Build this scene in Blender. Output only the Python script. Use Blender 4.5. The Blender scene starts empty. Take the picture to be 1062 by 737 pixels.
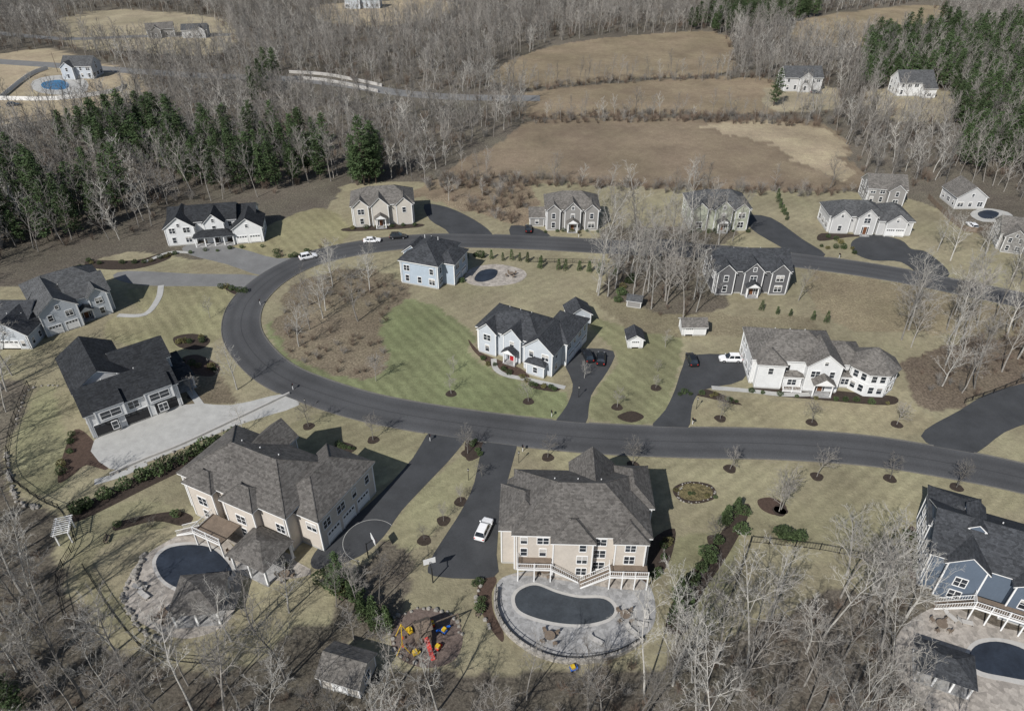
import bpy, math, random
import numpy as np
from mathutils import Vector, Matrix
random.seed(7); rng=np.random.default_rng(7)
H=88.0; F=750.0; TH=math.radians(35); CX,CY=531.0,368.5
def G(px,py):
    """survey helper: where a sight line meets the level ground (metres)"""
    u=(px-CX)/F; v=(py-CY)/F
    dy=math.cos(TH)-v*math.sin(TH); dz=-math.sin(TH)-v*math.cos(TH)
    t=H/(-dz); return (u*t, dy*t)
def GP(pts): return [G(*p) for p in pts]
scn=bpy.context.scene
def link(o): scn.collection.objects.link(o); return o

# ------------------------------------------------------------ materials
def nt(name):
    m=bpy.data.materials.new(name); m.use_nodes=True
    n=m.node_tree; b=n.nodes['Principled BSDF']; return m,n,b
def mat(name,col,rough=.85,ns=1.5,amt=.15,ns2=None,amt2=.1,bump=0,spec=.25,rnd=0,metal=0,bands=None,vor=None):
    m,n,b=nt(name); N=n.nodes; L=n.links
    tc=N.new('ShaderNodeTexCoord'); fac=None
    def mul(a,bv):
        if a is None: return bv
        q=N.new('ShaderNodeMath'); q.operation='MULTIPLY'; L.new(a,q.inputs[0]); L.new(bv,q.inputs[1]); return q.outputs[0]
    def noi(s,a):
        t=N.new('ShaderNodeTexNoise'); t.inputs['Scale'].default_value=s; t.inputs['Detail'].default_value=5; t.inputs['Roughness'].default_value=.65
        L.new(tc.outputs['Object'],t.inputs['Vector'])
        r=N.new('ShaderNodeMapRange'); r.inputs[1].default_value=.3; r.inputs[2].default_value=.7; r.inputs[3].default_value=1-a; r.inputs[4].default_value=1+a
        L.new(t.outputs['Fac'],r.inputs[0]); return r.outputs[0],t.outputs['Fac']
    f1,raw=noi(ns,amt); fac=f1
    if ns2: f2,raw=noi(ns2,amt2); fac=mul(fac,f2)
    if bands:
        sp=N.new('ShaderNodeSeparateXYZ'); L.new(tc.outputs['Object'],sp.inputs[0])
        q=N.new('ShaderNodeMath'); q.operation='MULTIPLY'; q.inputs[1].default_value=1/bands[0]; L.new(sp.outputs[2],q.inputs[0])
        fr=N.new('ShaderNodeMath'); fr.operation='FRACT'; L.new(q.outputs[0],fr.inputs[0])
        r=N.new('ShaderNodeMapRange'); r.inputs[1].default_value=0; r.inputs[2].default_value=.35; r.inputs[3].default_value=1-bands[1]; r.inputs[4].default_value=1
        L.new(fr.outputs[0],r.inputs[0]); fac=mul(fac,r.outputs[0])
    if vor:
        mp=N.new('ShaderNodeMapping'); mp.inputs['Scale'].default_value=vor[0]; L.new(tc.outputs['Object'],mp.inputs['Vector'])
        v=N.new('ShaderNodeTexVoronoi'); v.inputs['Scale'].default_value=1; L.new(mp.outputs[0],v.inputs['Vector'])
        sp=N.new('ShaderNodeSeparateColor'); L.new(v.outputs['Color'],sp.inputs[0])
        r=N.new('ShaderNodeMapRange'); r.inputs[3].default_value=1-vor[1]; r.inputs[4].default_value=1+vor[1]; L.new(sp.outputs[0],r.inputs[0])
        fac=mul(fac,r.outputs[0])
    if rnd:
        oi=N.new('ShaderNodeObjectInfo'); r=N.new('ShaderNodeMapRange'); r.inputs[3].default_value=1-rnd; r.inputs[4].default_value=1+rnd
        L.new(oi.outputs['Random'],r.inputs[0]); fac=mul(fac,r.outputs[0])
    vm=N.new('ShaderNodeVectorMath'); vm.operation='SCALE'; vm.inputs[0].default_value=col
    L.new(fac,vm.inputs['Scale']); L.new(vm.outputs[0],b.inputs['Base Color'])
    b.inputs['Roughness'].default_value=rough; b.inputs['Specular IOR Level'].default_value=spec; b.inputs['Metallic'].default_value=metal
    if bump:
        bp=N.new('ShaderNodeBump'); bp.inputs['Strength'].default_value=bump; bp.inputs['Distance'].default_value=.1
        L.new(raw,bp.inputs['Height']); L.new(bp.outputs[0],b.inputs['Normal'])
    return m
def shingle(name,c): return mat(name,c,.95,.35,.16,6,.26,bump=.3,spec=.15,bands=(.28,.18),vor=((2.2,2.2,5),.28))
def siding(name,c): return mat(name,c,.7,.4,.07,3,.06,spec=.25,bands=(.22,.16))
M={}
M['white']=mat('white_trim_paint',(.70,.70,.69),.5,1,.05)
M['glass']=mat('window_glass',(.022,.028,.036),.08,.7,.5,spec=.8)
M['conc']=mat('concrete',(.37,.365,.345),.9,.5,.13,5,.1)
M['asph']=mat('driveway_asphalt',(.050,.052,.055),.9,.25,.2,9,.18,bump=.15)
M['asph_old']=mat('weathered_asphalt',(.17,.169,.165),.9,.25,.14,8,.14)
M['mulch']=mat('mulch',(.045,.034,.027),.98,2,.3,9,.4,bump=.5)
M['mulchred']=mat('bark_mulch',(.07,.047,.036),.98,2,.3,9,.4,bump=.5)
M['paver']=mat('paver_stone',(.32,.29,.255),.9,.5,.16,3,.14,vor=((1.6,1.6,1.6),.22))
M['pavergrey']=mat('grey_paver_stone',(.28,.277,.272),.9,.5,.16,3,.14,vor=((1.6,1.6,1.6),.2))
M['coping']=mat('pool_coping',(.41,.395,.37),.8,1,.1)
M['cover']=mat('pool_cover_fabric',(.045,.052,.06),.75,.4,.25,4,.15)
M['covernavy']=mat('pool_cover_navy',(.024,.031,.044),.6,.4,.3,4,.15)
M['water']=mat('pool_water',(.02,.12,.25),.06,.6,.25,spec=.6)
M['rock']=mat('boulder_stone',(.25,.235,.21),.9,1.2,.3,6,.2,bump=.4)
M['black']=mat('black_metal',(.02,.02,.02),.5,1,.1)
M['wood']=mat('weathered_wood',(.165,.13,.10),.85,1,.2,8,.2)
M['bark']=mat('grey_bark',(.215,.20,.18),.95,1.2,.3,None,rnd=.4)
M['barkpale']=mat('pale_bark',(.35,.335,.305),.95,1.2,.25,None,rnd=.25)
M['twigred']=mat('red_brown_twigs',(.145,.108,.082),.95,1.2,.3,None,rnd=.35)
M['pine']=mat('pine_needles',(.055,.084,.035),.8,.5,.4,3,.3,rnd=.3,spec=.2)
M['pinetrunk']=mat('pine_bark',(.11,.088,.07),.95,2,.3)
M['shrub']=mat('evergreen_leaves',(.055,.08,.032),.8,1.2,.4,5,.3,rnd=.35)
M['shrubgold']=mat('golden_shrub_leaves',(.13,.12,.05),.8,1.2,.4,5,.3,rnd=.3)
M['tire']=mat('tyre_rubber',(.015,.015,.015),.9)
M['chrome']=mat('wheel_alloy',(.4,.4,.42),.35,1,.05,metal=.6)
M['red']=mat('red_plastic',(.5,.03,.02),.5,1,.05)
M['yellow']=mat('yellow_plastic',(.6,.4,.03),.5,1,.05)
M['blue']=mat('blue_plastic',(.02,.12,.5),.5,1,.05)
M['reddoor']=mat('red_door',(.35,.015,.02),.4,1,.05)
M['blackdoor']=mat('black_door',(.03,.03,.032),.5,1,.05)
M['browndoor']=mat('wood_door',(.14,.06,.03),.5,2,.2)
M['stonev']=mat('stone_veneer',(.3,.28,.25),.9,1,.15,vor=((3,3,4),.35))

# ------------------------------------------------------------ mesh helpers
class MB:
    def __init__(s): s.v=[]; s.f=[]; s.m=[]
    def poly(s,pts,m=0):
        k=len(s.v); s.v+= [tuple(p) for p in pts]; s.f.append(tuple(range(k,k+len(pts)))); s.m.append(m)
    def box(s,x0,x1,y0,y1,z0,z1,m=0):
        s.hexa([(x0,y0,z0),(x1,y0,z0),(x1,y1,z0),(x0,y1,z0)],[(x0,y0,z1),(x1,y0,z1),(x1,y1,z1),(x0,y1,z1)],m)
    def hexa(s,b,t,m=0,mt=None):
        n=len(b); k=len(s.v); s.v+=list(map(tuple,b))+list(map(tuple,t))
        s.f.append(tuple(range(k+n-1,k-1,-1))); s.m.append(m)
        s.f.append(tuple(range(k+n,k+2*n))); s.m.append(m if mt is None else mt)
        for i in range(n):
            j=(i+1)%n; s.f.append((k+i,k+j,k+n+j,k+n+i)); s.m.append(m)
    def cyl(s,x,y,z0,z1,r0,r1=None,n=10,m=0):
        r1=r0 if r1 is None else r1
        b=[(x+r0*math.cos(2*math.pi*i/n),y+r0*math.sin(2*math.pi*i/n),z0) for i in range(n)]
        t=[(x+r1*math.cos(2*math.pi*i/n),y+r1*math.sin(2*math.pi*i/n),z1) for i in range(n)]
        s.hexa(b,t,m)
    def path(s,pts,rad,n,m=0):
        k0=len(s.v); P=[Vector(p) for p in pts]
        for i,p in enumerate(P):
            d=(P[min(i+1,len(P)-1)]-P[max(i-1,0)])
            if d.length<1e-6: d=Vector((0,0,1))
            d.normalize(); a=d.orthogonal().normalized(); b=d.cross(a)
            if i==len(P)-1 and rad[i]<=0: s.v.append(tuple(p)); continue
            for j in range(n):
                t=2*math.pi*j/n; s.v.append(tuple(p+(a*math.cos(t)+b*math.sin(t))*rad[i]))
        for i in range(len(P)-1):
            A=k0+i*n; B=k0+(i+1)*n; tip=(i==len(P)-2 and rad[-1]<=0)
            for j in range(n):
                j2=(j+1)%n
                s.f.append((A+j,A+j2,B) if tip else (A+j,A+j2,B+j2,B+j)); s.m.append(m)
    def mesh(s,name,mats,smooth=False):
        me=bpy.data.meshes.new(name); me.from_pydata(s.v,[],s.f)
        for q in mats: me.materials.append(q)
        me.polygons.foreach_set('material_index',s.m)
        if smooth: me.polygons.foreach_set('use_smooth',[True]*len(s.f))
        me.update(); return me
    def obj(s,name,mats,parent=None,smooth=False,ln=True):
        o=bpy.data.objects.new(name,s.mesh(name,mats,smooth))
        if ln: link(o)
        if parent: o.parent=parent
        return o
def empty(name,loc,rot=0,sc=1):
    e=bpy.data.objects.new(name,None); e.empty_display_size=.5; link(e); e.location=loc; e.rotation_euler=(0,0,rot); e.scale=(sc,)*3; return e
def catmull(P,n=6,closed=False):
    out=[]; N=len(P); rg=range(N) if closed else range(N-1)
    for i in rg:
        g=(lambda k:P[k%N]) if closed else (lambda k:P[max(0,min(N-1,k))])
        p0,p1,p2,p3=g(i-1),g(i),g(i+1),g(i+2)
        for j in range(n):
            t=j/n
            out.append(tuple(.5*((2*p1[c])+(-p0[c]+p2[c])*t+(2*p0[c]-5*p1[c]+4*p2[c]-p3[c])*t*t+(-p0[c]+3*p1[c]-3*p2[c]+p3[c])*t**3) for c in (0,1)))
    if not closed: out.append(tuple(P[-1]))
    return out
def inpoly(x,y,P):
    x=np.asarray(x);y=np.asarray(y); c=np.zeros(x.shape,bool); n=len(P); j=n-1
    for i in range(n):
        xi,yi=P[i]; xj,yj=P[j]
        if yi!=yj: c^=((yi>y)!=(yj>y))&(x<(xj-xi)*(y-yi)/(yj-yi)+xi)
        j=i
    return c
HARD=[]   # hard surface polygons (world)
def sheet(name,px,z,m,smooth=4,hard=True,edge=0.0):
    P=GP(px); P=catmull(P,smooth,True) if smooth else P
    a=sum(P[i][0]*P[(i+1)%len(P)][1]-P[(i+1)%len(P)][0]*P[i][1] for i in range(len(P)))
    if a<0: P=P[::-1]
    mb=MB(); mb.hexa([(x,y,-.05) for x,y in P],[(x,y,z) for x,y in P])
    if hard: HARD.append(P)
    return mb.obj(name,[m])
def offs(P,d):
    out=[]
    for i,p in enumerate(P):
        a=P[max(i-1,0)]; b=P[min(i+1,len(P)-1)]; dx,dy=b[0]-a[0],b[1]-a[1]; l=math.hypot(dx,dy) or 1
        out.append((p[0]-dy/l*d,p[1]+dx/l*d))
    return out
def ribbon(name,P,w,z,m,hard=True):
    l=offs(P,w/2); r=offs(P,-w/2); me=bpy.data.meshes.new(name); n=len(P)
    v=[(x,y,z) for x,y in l]+[(x,y,z) for x,y in r]
    f=[(n+i,n+i+1,i+1,i) for i in range(n-1)]; me.from_pydata(v,[],f); me.materials.append(m)
    uv=me.uv_layers.new(name='UVMap'); s=[0]
    for i in range(n-1): s.append(s[-1]+math.dist(P[i],P[i+1]))
    k=0
    for i in range(n-1):
        for (a,b) in ((s[i],0),(s[i+1],0),(s[i+1],1),(s[i],1)): uv.data[k].uv=(a,b); k+=1
    me.update(); o=link(bpy.data.objects.new(name,me))
    if hard: HARD.append(l+r[::-1])
    return o

# ------------------------------------------------------------ surfaces: driveways etc
DRV=[]
def drive(name,px,m='asph',z=.035,sm=3):
    sheet(name,px,z,M[m],sm); DRV.append(HARD[-1])
drive('driveway',[(450,444),(486,446),(472,470),(444,500),(416,530),(398,556),(374,576),(335,590),(322,584),(332,566),(365,538),(398,508),(428,475)])
drive('driveway',[(505,450),(536,452),(526,500),(518,540),(515,575),(512,598),(450,597),(446,582),(462,555),(478,530),(492,500)])
drive('driveway',[(576,440),(606,442),(613,410),(630,385),(636,364),(598,362),(584,372),(594,398),(588,420)])
drive('driveway',[(676,444),(712,446),(718,420),(730,404),(770,394),(774,370),(718,368),(708,380),(700,404),(690,425)])
drive('side_street',[(955,452),(1003,472),(1042,448),(1085,428),(1085,396),(1030,406),(996,425)],sm=4)
drive('driveway',[(275,302),(268,286),(200,284),(132,281),(118,288),(150,296),(225,297)],'asph_old')
drive('driveway',[(330,266),(302,284),(272,286),(235,274),(196,264),(190,256),(212,252),(250,258),(288,268)],'asph_old')
drive('driveway',[(440,212),(464,215),(492,228),(510,242),(506,250),(474,249),(462,238),(446,228)])
drive('driveway',[(530,234),(560,238),(572,249),(535,250)])
drive('driveway',[(774,224),(800,226),(832,248),(856,264),(836,270),(806,254),(780,238)])
drive('driveway',[(884,250),(905,243),(934,249),(945,258),(962,262),(985,284),(962,290),(935,272),(905,270),(886,262)],sm=4)
drive('driveway',[(640,252),(700,248),(738,262),(700,262),(650,262)])
sheet('concrete_driveway',[(98,456),(188,420),(240,420),(296,408),(310,420),(255,438),(190,464),(150,480),(114,486)],.03,M['conc'],3); DRV.append(HARD[-1])
for w,pp in ((1.4,[(178,380),(190,395),(208,420)]),(1.4,[(167,296),(164,310),(150,326),(122,327)]),(1.2,[(512,372),(514,382),(525,389),(550,394),(586,402)]),
             (1.3,[(738,402),(775,405),(812,409),(846,408),(850,402)]),(1.2,[(196,262),(175,262),(150,272)]),(1.5,[(152,480),(125,492),(98,500)])):
    ribbon('walkway',catmull(GP(pp),5),w,.05,M['conc'])

# main road
def roadmat():
    m,n,b=nt('road_asphalt'); N=n.nodes; L=n.links
    uv=N.new('ShaderNodeUVMap'); uv.uv_map='UVMap'; sp=N.new('ShaderNodeSeparateXYZ'); L.new(uv.outputs[0],sp.inputs[0])
    cr=N.new('ShaderNodeValToRGB'); e=cr.color_ramp; L.new(sp.outputs[1],cr.inputs[0])
    vals=[(.03,.080),(.12,.070),(.24,.060),(.36,.073),(.485,.070),(.5,.04),(.515,.070),(.64,.074),(.76,.060),(.88,.072),(.97,.080)]
    e.elements[0].position=0; e.elements[0].color=(.12,.115,.105,1); e.elements[1].position=1; e.elements[1].color=(.12,.115,.105,1)
    for p,v in vals:
        q=e.elements.new(p); q.color=(v,v*1.01,v*1.04,1)
    tc=N.new('ShaderNodeTexCoord')
    fac=[]
    for s,a in ((.08,.18),(7,.2)):
        t=N.new('ShaderNodeTexNoise'); t.inputs['Scale'].default_value=s; t.inputs['Detail'].default_value=6; L.new(tc.outputs['Object'],t.inputs['Vector'])
        r=N.new('ShaderNodeMapRange'); r.inputs[1].default_value=.3; r.inputs[2].default_value=.7; r.inputs[3].default_value=1-a; r.inputs[4].default_value=1+a; L.new(t.outputs[0],r.inputs[0]); fac.append(r.outputs[0])
    q=N.new('ShaderNodeMath'); q.operation='MULTIPLY'; L.new(fac[0],q.inputs[0]); L.new(fac[1],q.inputs[1])
    vm=N.new('ShaderNodeVectorMath'); vm.operation='SCALE'; L.new(cr.outputs[0],vm.inputs[0]); L.new(q.outputs[0],vm.inputs['Scale'])
    L.new(vm.outputs[0],b.inputs['Base Color']); b.inputs['Roughness'].default_value=.85; b.inputs['Specular IOR Level'].default_value=.25
    return m
RM=roadmat()
RP=catmull(GP([(1130,514),(1062,496),(1000,483),(900,467),(800,460),(700,458),(600,453),(500,442),(400,426),(335,408),(288,388),(260,362),(250,338),(258,312),(285,287),(325,268),(380,256),(440,250),(500,250),(560,252),(650,257),(750,262),(850,273),(930,285),(1000,299),(1062,312),(1130,330)]),10)
ribbon('road',RP,8.2,.05,RM)
kb=MB()
def kerb(P,flip):
    a=P; b=offs(P,.18 if flip else -.18)
    for i in range(len(P)-1):
        mx,my=(b[i][0]+b[i+1][0])/2,(b[i][1]+b[i+1][1])/2
        if any(inpoly(mx,my,D) for D in DRV): continue
        q=[a[i],a[i+1],b[i+1],b[i]]
        if flip: q=q[::-1]
        kb.hexa([(x,y,-.05) for x,y in q[::-1]],[(x,y,.14) for x,y in q[::-1]])
def dens(P,step):
    out=[]
    for i in range(len(P)-1):
        n=max(1,int(math.dist(P[i],P[i+1])/step))
        for j in range(n): out.append((P[i][0]+(P[i+1][0]-P[i][0])*j/n,P[i][1]+(P[i+1][1]-P[i][1])*j/n))
    return out+[P[-1]]
kerb(dens(offs(RP,4.1),1.2),True); kerb(dens(offs(RP,-4.1),1.2),False)
kb.obj('kerb',[mat('kerb_asphalt',(.13,.125,.115),.9,1,.2)])
ribbon('highway',catmull(GP([(-60,60),(60,68),(200,78),(300,82),(360,88),(420,97),(480,101),(560,102)]),5),9,.03,M['asph_old'],hard=True)
ribbon('country_road',catmull(GP([(-40,30),(60,40),(140,38),(240,36)]),5),7,.03,M['asph_old'])

# ------------------------------------------------------------ houses
SHI={k:shingle('roof_shingle_'+k,c) for k,c in dict(taupe=(.108,.101,.093),black=(.030,.032,.035),grey=(.080,.082,.084),brown=(.135,.126,.115),slate=(.049,.052,.057)).items()}
SID={k:siding('siding_'+k,c) for k,c in dict(cream=(.50,.455,.40),white=(.62,.625,.62),lgrey=(.45,.48,.51),paleblue=(.36,.42,.48),beige=(.48,.45,.40),taupe=(.24,.233,.222),sage=(.36,.375,.30),dark=(.11,.11,.115),blue=(.10,.128,.168),offw=(.47,.468,.46)).items()}
HC=[]
def house(name,pL,pR,Wn,wall,roof,blocks,feats=(),door='browndoor',auto=True,seed=1,gmat='white'):
    rd=random.Random(seed); a=G(*pL); b=G(*pR); W=math.dist(a,b); sc=W/Wn
    e=empty(name,((a[0]+b[0])/2,(a[1]+b[1])/2,0),math.atan2(b[1]-a[1],b[0]-a[0]),sc)
    parts={}
    def P(n): return parts.setdefault(n,MB())
    yc=sum((q[2]+q[3])/2 for q in blocks)/len(blocks); R=max(max(abs(q[0]),abs(q[1]),) for q in blocks)
    ang=e.rotation_euler[2]; HC.append((e.location.x-math.sin(ang)*yc*sc,e.location.y+math.cos(ang)*yc*sc,R*sc+2.0))
    def frame(bi,f):
        x0,x1,y0,y1=blocks[bi][:4]; k=bi*.007
        return {'S':((x0+x1)/2,y0-k,1,0,0,-1,x1-x0),'N':((x0+x1)/2,y1+k,-1,0,0,1,x1-x0),'E':(x1+k,(y0+y1)/2,0,1,1,0,y1-y0),'W':(x0-k,(y0+y1)/2,0,-1,-1,0,y1-y0)}[f]
    def ob(part,fr,u0,u1,n0,n1,z0,z1):
        ox,oy,ux,uy,nx,ny,_=fr
        pt=lambda u,n,z:(ox+ux*u+nx*n,oy+uy*u+ny*n,z)
        P(part).hexa([pt(u0,n1,z0),pt(u1,n1,z0),pt(u1,n0,z0),pt(u0,n0,z0)],[pt(u0,n1,z1),pt(u1,n1,z1),pt(u1,n0,z1),pt(u0,n0,z1)])
    def win(fr,u,z,w,h,sh=False):
        ob('window_glass',fr,u-w/2,u+w/2,-.05,.03,z,z+h)
        t=.11
        ob('window_frames',fr,u-w/2-t,u-w/2,-.05,.07,z-t,z+h+t); ob('window_frames',fr,u+w/2,u+w/2+t,-.05,.07,z-t,z+h+t)
        ob('window_frames',fr,u-w/2,u+w/2,-.05,.075,z+h,z+h+t+.04); ob('window_frames',fr,u-w/2,u+w/2,-.05,.11,z-t,z)
        ob('window_frames',fr,u-w/2,u+w/2,-.04,.05,z+h*.5-.03,z+h*.5+.03)
        if rd.random()<.35: ob('window_blinds',fr,u-w/2+.02,u+w/2-.02,-.05,.034,z+h*rd.choice((.52,.7)),z+h-.02)
        if w>1.3: ob('window_frames',fr,u-.05,u+.05,-.04,.055,z,z+h)
    busy=[]
    for ft in feats:
        k=ft[0]
        if k=='garage':
            _,bi,f,u,w,h=ft; fr=frame(bi,f); ob('garage_door',fr,u-w/2,u+w/2,-.05,.03,0,h)
            ob('garage_trim',fr,u-w/2-.15,u-w/2,-.05,.08,0,h+.15); ob('garage_trim',fr,u+w/2,u+w/2+.15,-.05,.08,0,h+.15); ob('garage_trim',fr,u-w/2,u+w/2,-.05,.085,h,h+.2)
            for i in range(1,4): ob('garage_grooves',fr,u-w/2,u+w/2,-.05,.036,h*i/4-.015,h*i/4+.015)
            for i in range(4): ob('window_glass',fr,u-w/2+w*(i+.15)/4,u-w/2+w*(i+.85)/4,-.05,.042,h*.79,h*.95)
            busy.append((bi,f,u-w/2-.3,u+w/2+.3,0,h+.3))
        elif k=='door':
            _,bi,f,u=ft; fr=frame(bi,f); ob('front_door',fr,u-.5,u+.5,-.05,.04,.3,2.5)
            ob('window_glass',fr,u-.95,u-.6,-.05,.035,.4,2.5); ob('window_glass',fr,u+.6,u+.95,-.05,.035,.4,2.5)
            for c in (-1.1,-.6,.5,.95): ob('door_frame',fr,u+c,u+c+.1+(.05 if abs(c)>.9 else 0),-.05,.08,.3,2.65)
            ob('door_frame',fr,u-1.1,u+1.1,-.05,.09,2.65,2.9)
            for i in range(2): ob('front_steps',fr,u-1.3,u+1.3,-.05,1.2-.4*i,-.05,.15+.15*i)
            busy.append((bi,f,u-1.5,u+1.5,0,3))
        elif k=='win':
            _,bi,f,u,z,w,h=ft; fr=frame(bi,f); win(fr,u,z,w,h); busy.append((bi,f,u-w/2-.4,u+w/2+.4,z-.3,z+h+.3))
        elif k=='busy': busy.append(ft[1:])
        elif k=='portico':
            _,x,y,w,d,h=ft
            for sx in (-1,1): P('columns').cyl(x+sx*(w/2-.2),y-d+.2,0,h,.17,.14)
            P('porch_floor').box(x-w/2,x+w/2,y-d,y,-.05,.28)
            P('porch_trim').box(x-w/2-.08,x+w/2+.08,y-d-.08,y,h,h+.3)
            hh=w*.4; z=h+.3
            P('porch_roof').hexa([(x-w/2-.3,y-d-.3,z),(x+w/2+.3,y-d-.3,z),(x+w/2+.3,y+2.5,z),(x-w/2-.3,y+2.5,z)],[(x-.02,y-d-.3,z+hh),(x+.02,y-d-.3,z+hh),(x+.02,y+2.5,z+hh),(x-.02,y+2.5,z+hh)])
            P('porch_trim').poly([(x-w/2,y-d-.33,z),(x+w/2,y-d-.33,z),(x,y-d-.33,z+hh-.2)])
        elif k=='porch':
            _,x0,x1,y0,y1,h=ft; n=max(2,int((x1-x0)/2.6)+1)
            for i in range(n):
                cx=x0+.2+(x1-x0-.4)*i/(n-1); P('columns').box(cx-.14,cx+.14,y0+.1,y0+.38,0,h)
                if y1-y0>3.2: P('columns').box(cx-.13,cx+.13,y1-.38,y1-.1,0,h)
            P('porch_floor').box(x0,x1,y0,y1,-.05,.25); P('porch_trim').box(x0-.1,x1+.1,y0-.1,y1+.05,h,h+.32)
            o=.35; z=h+.32; ry=(y0+y1)/2 if y1-y0>3.2 else y1; ins=min((ry-y0),(x1-x0)/2-.05)
            yb=y1+o if y1-y0>3.2 else y1+.3
            P('porch_roof').hexa([(x0-o,y0-o,z),(x1+o,y0-o,z),(x1+o,yb,z),(x0-o,yb,z)],[(x0+ins,ry-.02,z+(ry-y0)*.55),(x1-ins,ry-.02,z+(ry-y0)*.55),(x1-ins,ry+.02,z+(ry-y0)*.55),(x0+ins,ry+.02,z+(ry-y0)*.55)])
        elif k=='deck':
            _,x0,x1,y0,y1,z,st=ft
            P('deck_floor').box(x0,x1,y0,y1,z-.2,z)
            P('deck_rails').box(x0-.03,x1+.03,y0-.05,y0-.01,z-.3,z+.02)
            n=max(1,int((x1-x0)/1.8))
            for i in range(n+1):
                x=x0+.08+(x1-x0-.16)*i/n; P('deck_posts').box(x-.09,x+.09,y0,y0+.18,0,z-.2); P('deck_rails').box(x-.07,x+.07,y0+.01,y0+.15,z,z+1.1)
            def rail(xa,ya,xb,yb,za,zb):
                L=math.hypot(xb-xa,yb-ya); n=int(L/.28)
                for zz in (.12,1.0):
                    dx,dy=(0,.035) if abs(xb-xa)>abs(yb-ya) else (.035,0)
                    P('deck_rails').hexa([(xa-dx,ya-dy,za+zz),(xb-dx,yb-dy,zb+zz),(xb+dx,yb+dy,zb+zz),(xa+dx,ya+dy,za+zz)],[(xa-dx,ya-dy,za+zz+.08),(xb-dx,yb-dy,zb+zz+.08),(xb+dx,yb+dy,zb+zz+.08),(xa+dx,ya+dy,za+zz+.08)])
                for i in range(n):
                    t=(i+.5)/n; x=xa+(xb-xa)*t; y=ya+(yb-ya)*t; z0=za+(zb-za)*t; P('deck_rails').box(x-.02,x+.02,y-.02,y+.02,z0+.12,z0+1.0)
            rail(x0,y0+.08,x1,y0+.08,z,z); rail(x0+.06,y0,x0+.06,y1,z,z); 
            if st:
                ns=max(3,int(z/.19)); sw=1.3; L=ns*.28; d=1 if st=='R' else -1; xs=x1 if d>0 else x0
                for i in range(ns):
                    xa=xs+d*i*.28; zz=z-(i+1)*z/(ns+1); P('deck_stairs').box(min(xa,xa+d*.3),max(xa,xa+d*.3),y0,y0+sw,zz-.12,zz)
                P('deck_rails').hexa([(xs,y0-.04,z-.35),(xs+d*L,y0-.04,-.05),(xs+d*L,y0+.0,-.05),(xs,y0+.0,z-.35)],[(xs,y0-.04,z-.02),(xs+d*L,y0-.04,.15),(xs+d*L,y0+.0,.15),(xs,y0+.0,z-.02)])
                rail(xs,y0+.02,xs+d*L,y0+.02,z,0); rail(xs,y0+sw,xs+d*L,y0+sw,z,0)
            else: rail(x1-.06,y0,x1-.06,y1,z,z)
        elif k=='chimney':
            _,x,y,z=ft; P('chimney').box(x-.55,x+.55,y-.45,y+.45,0,z); P('chimney').box(x-.65,x+.65,y-.55,y+.55,z,z+.2)
        elif k=='turret':
            _,x,y,r,ez,pk=ft; n=8
            rg=lambda rr,z:[(x+rr*math.cos(2*math.pi*(i+.5)/n),y+rr*math.sin(2*math.pi*(i+.5)/n),z) for i in range(n)]
            P('walls').hexa(rg(r,-.3),rg(r,ez)); P('trim').hexa(rg(r+.4,ez-.25),rg(r+.4,ez)); P('trim').hexa(rg(r+.05,2.9),rg(r+.05,3.25))
            P('roof').hexa(rg(r+.5,ez+.003),rg(.05,ez+pk))
            for i in range(n):
                a0=2*math.pi*(i+1)/n; nx,ny=math.cos(a0),math.sin(a0); ap=r*math.cos(math.pi/n)
                fr=(x+nx*ap,y+ny*ap,-ny,nx,nx,ny,2); 
                for z in (.8,3.6): 
                    if z+1.4<ez:
                        for u in (-.85,.85): win(fr,u,z,1.0,1.55)
    for bi,bk in enumerate(blocks):
        x0,x1,y0,y1,ez,rt,pt=bk[:7]; z0=bk[7] if len(bk)>7 else -.3
        k=bi*.007; x0-=k;x1+=k;y0-=k;y1+=k; ez+=bi*.009; oh=.45
        if z0>0: oh=.2
        P('walls').box(x0,x1,y0,y1,z0,ez-.03)
        if z0<=0: P('foundation').box(x0-.03,x1+.03,y0-.03,y1+.03,-.25,.32)
        for cx,cy in ((x0,y0),(x1,y0),(x0,y1),(x1,y1)): P('trim').box(cx-.1,cx+.1,cy-.1,cy+.1,max(z0,.33),ez-.05)
        if rt=='hip':
            X0,X1,Y0,Y1=x0-oh,x1+oh,y0-oh,y1+oh; w=min(X1-X0,Y1-Y0)/2; h=w*pt; i=.02
            P('trim').box(X0+.03,X1-.03,Y0+.03,Y1-.03,ez-.24,ez)
            if X1-X0>=Y1-Y0: t=[(X0+w-i,(Y0+Y1)/2-i,0),(X1-w+i,(Y0+Y1)/2-i,0),(X1-w+i,(Y0+Y1)/2+i,0),(X0+w-i,(Y0+Y1)/2+i,0)]
            else: t=[((X0+X1)/2-i,Y0+w-i,0),((X0+X1)/2+i,Y0+w-i,0),((X0+X1)/2+i,Y1-w+i,0),((X0+X1)/2-i,Y1-w+i,0)]
            bz=ez+.07; b4=[(X0,Y0),(X1,Y0),(X1,Y1),(X0,Y1)]
            P('roof').hexa([(x,y,ez) for x,y in b4],[(x,y,bz) for x,y in b4]); P('roof').hexa([(x,y,bz) for x,y in b4],[(x,y,bz+h) for x,y,_ in t])
            for q,(x,y) in enumerate(b4): P('ridge_caps').path([(x,y,bz),(t[q][0],t[q][1],bz+h)],[.09,.09],4)
        else:
            gx=rt=='gx'
            if gx: A0,A1,B0,B1=x0,x1,y0,y1
            else: A0,A1,B0,B1=y0,y1,x0,x1
            c=lambda a,b,z:(a,b,z) if gx else (b,a,z)
            bm=(B0+B1)/2; hf=(B1-B0)/2; h=hf*pt
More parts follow.
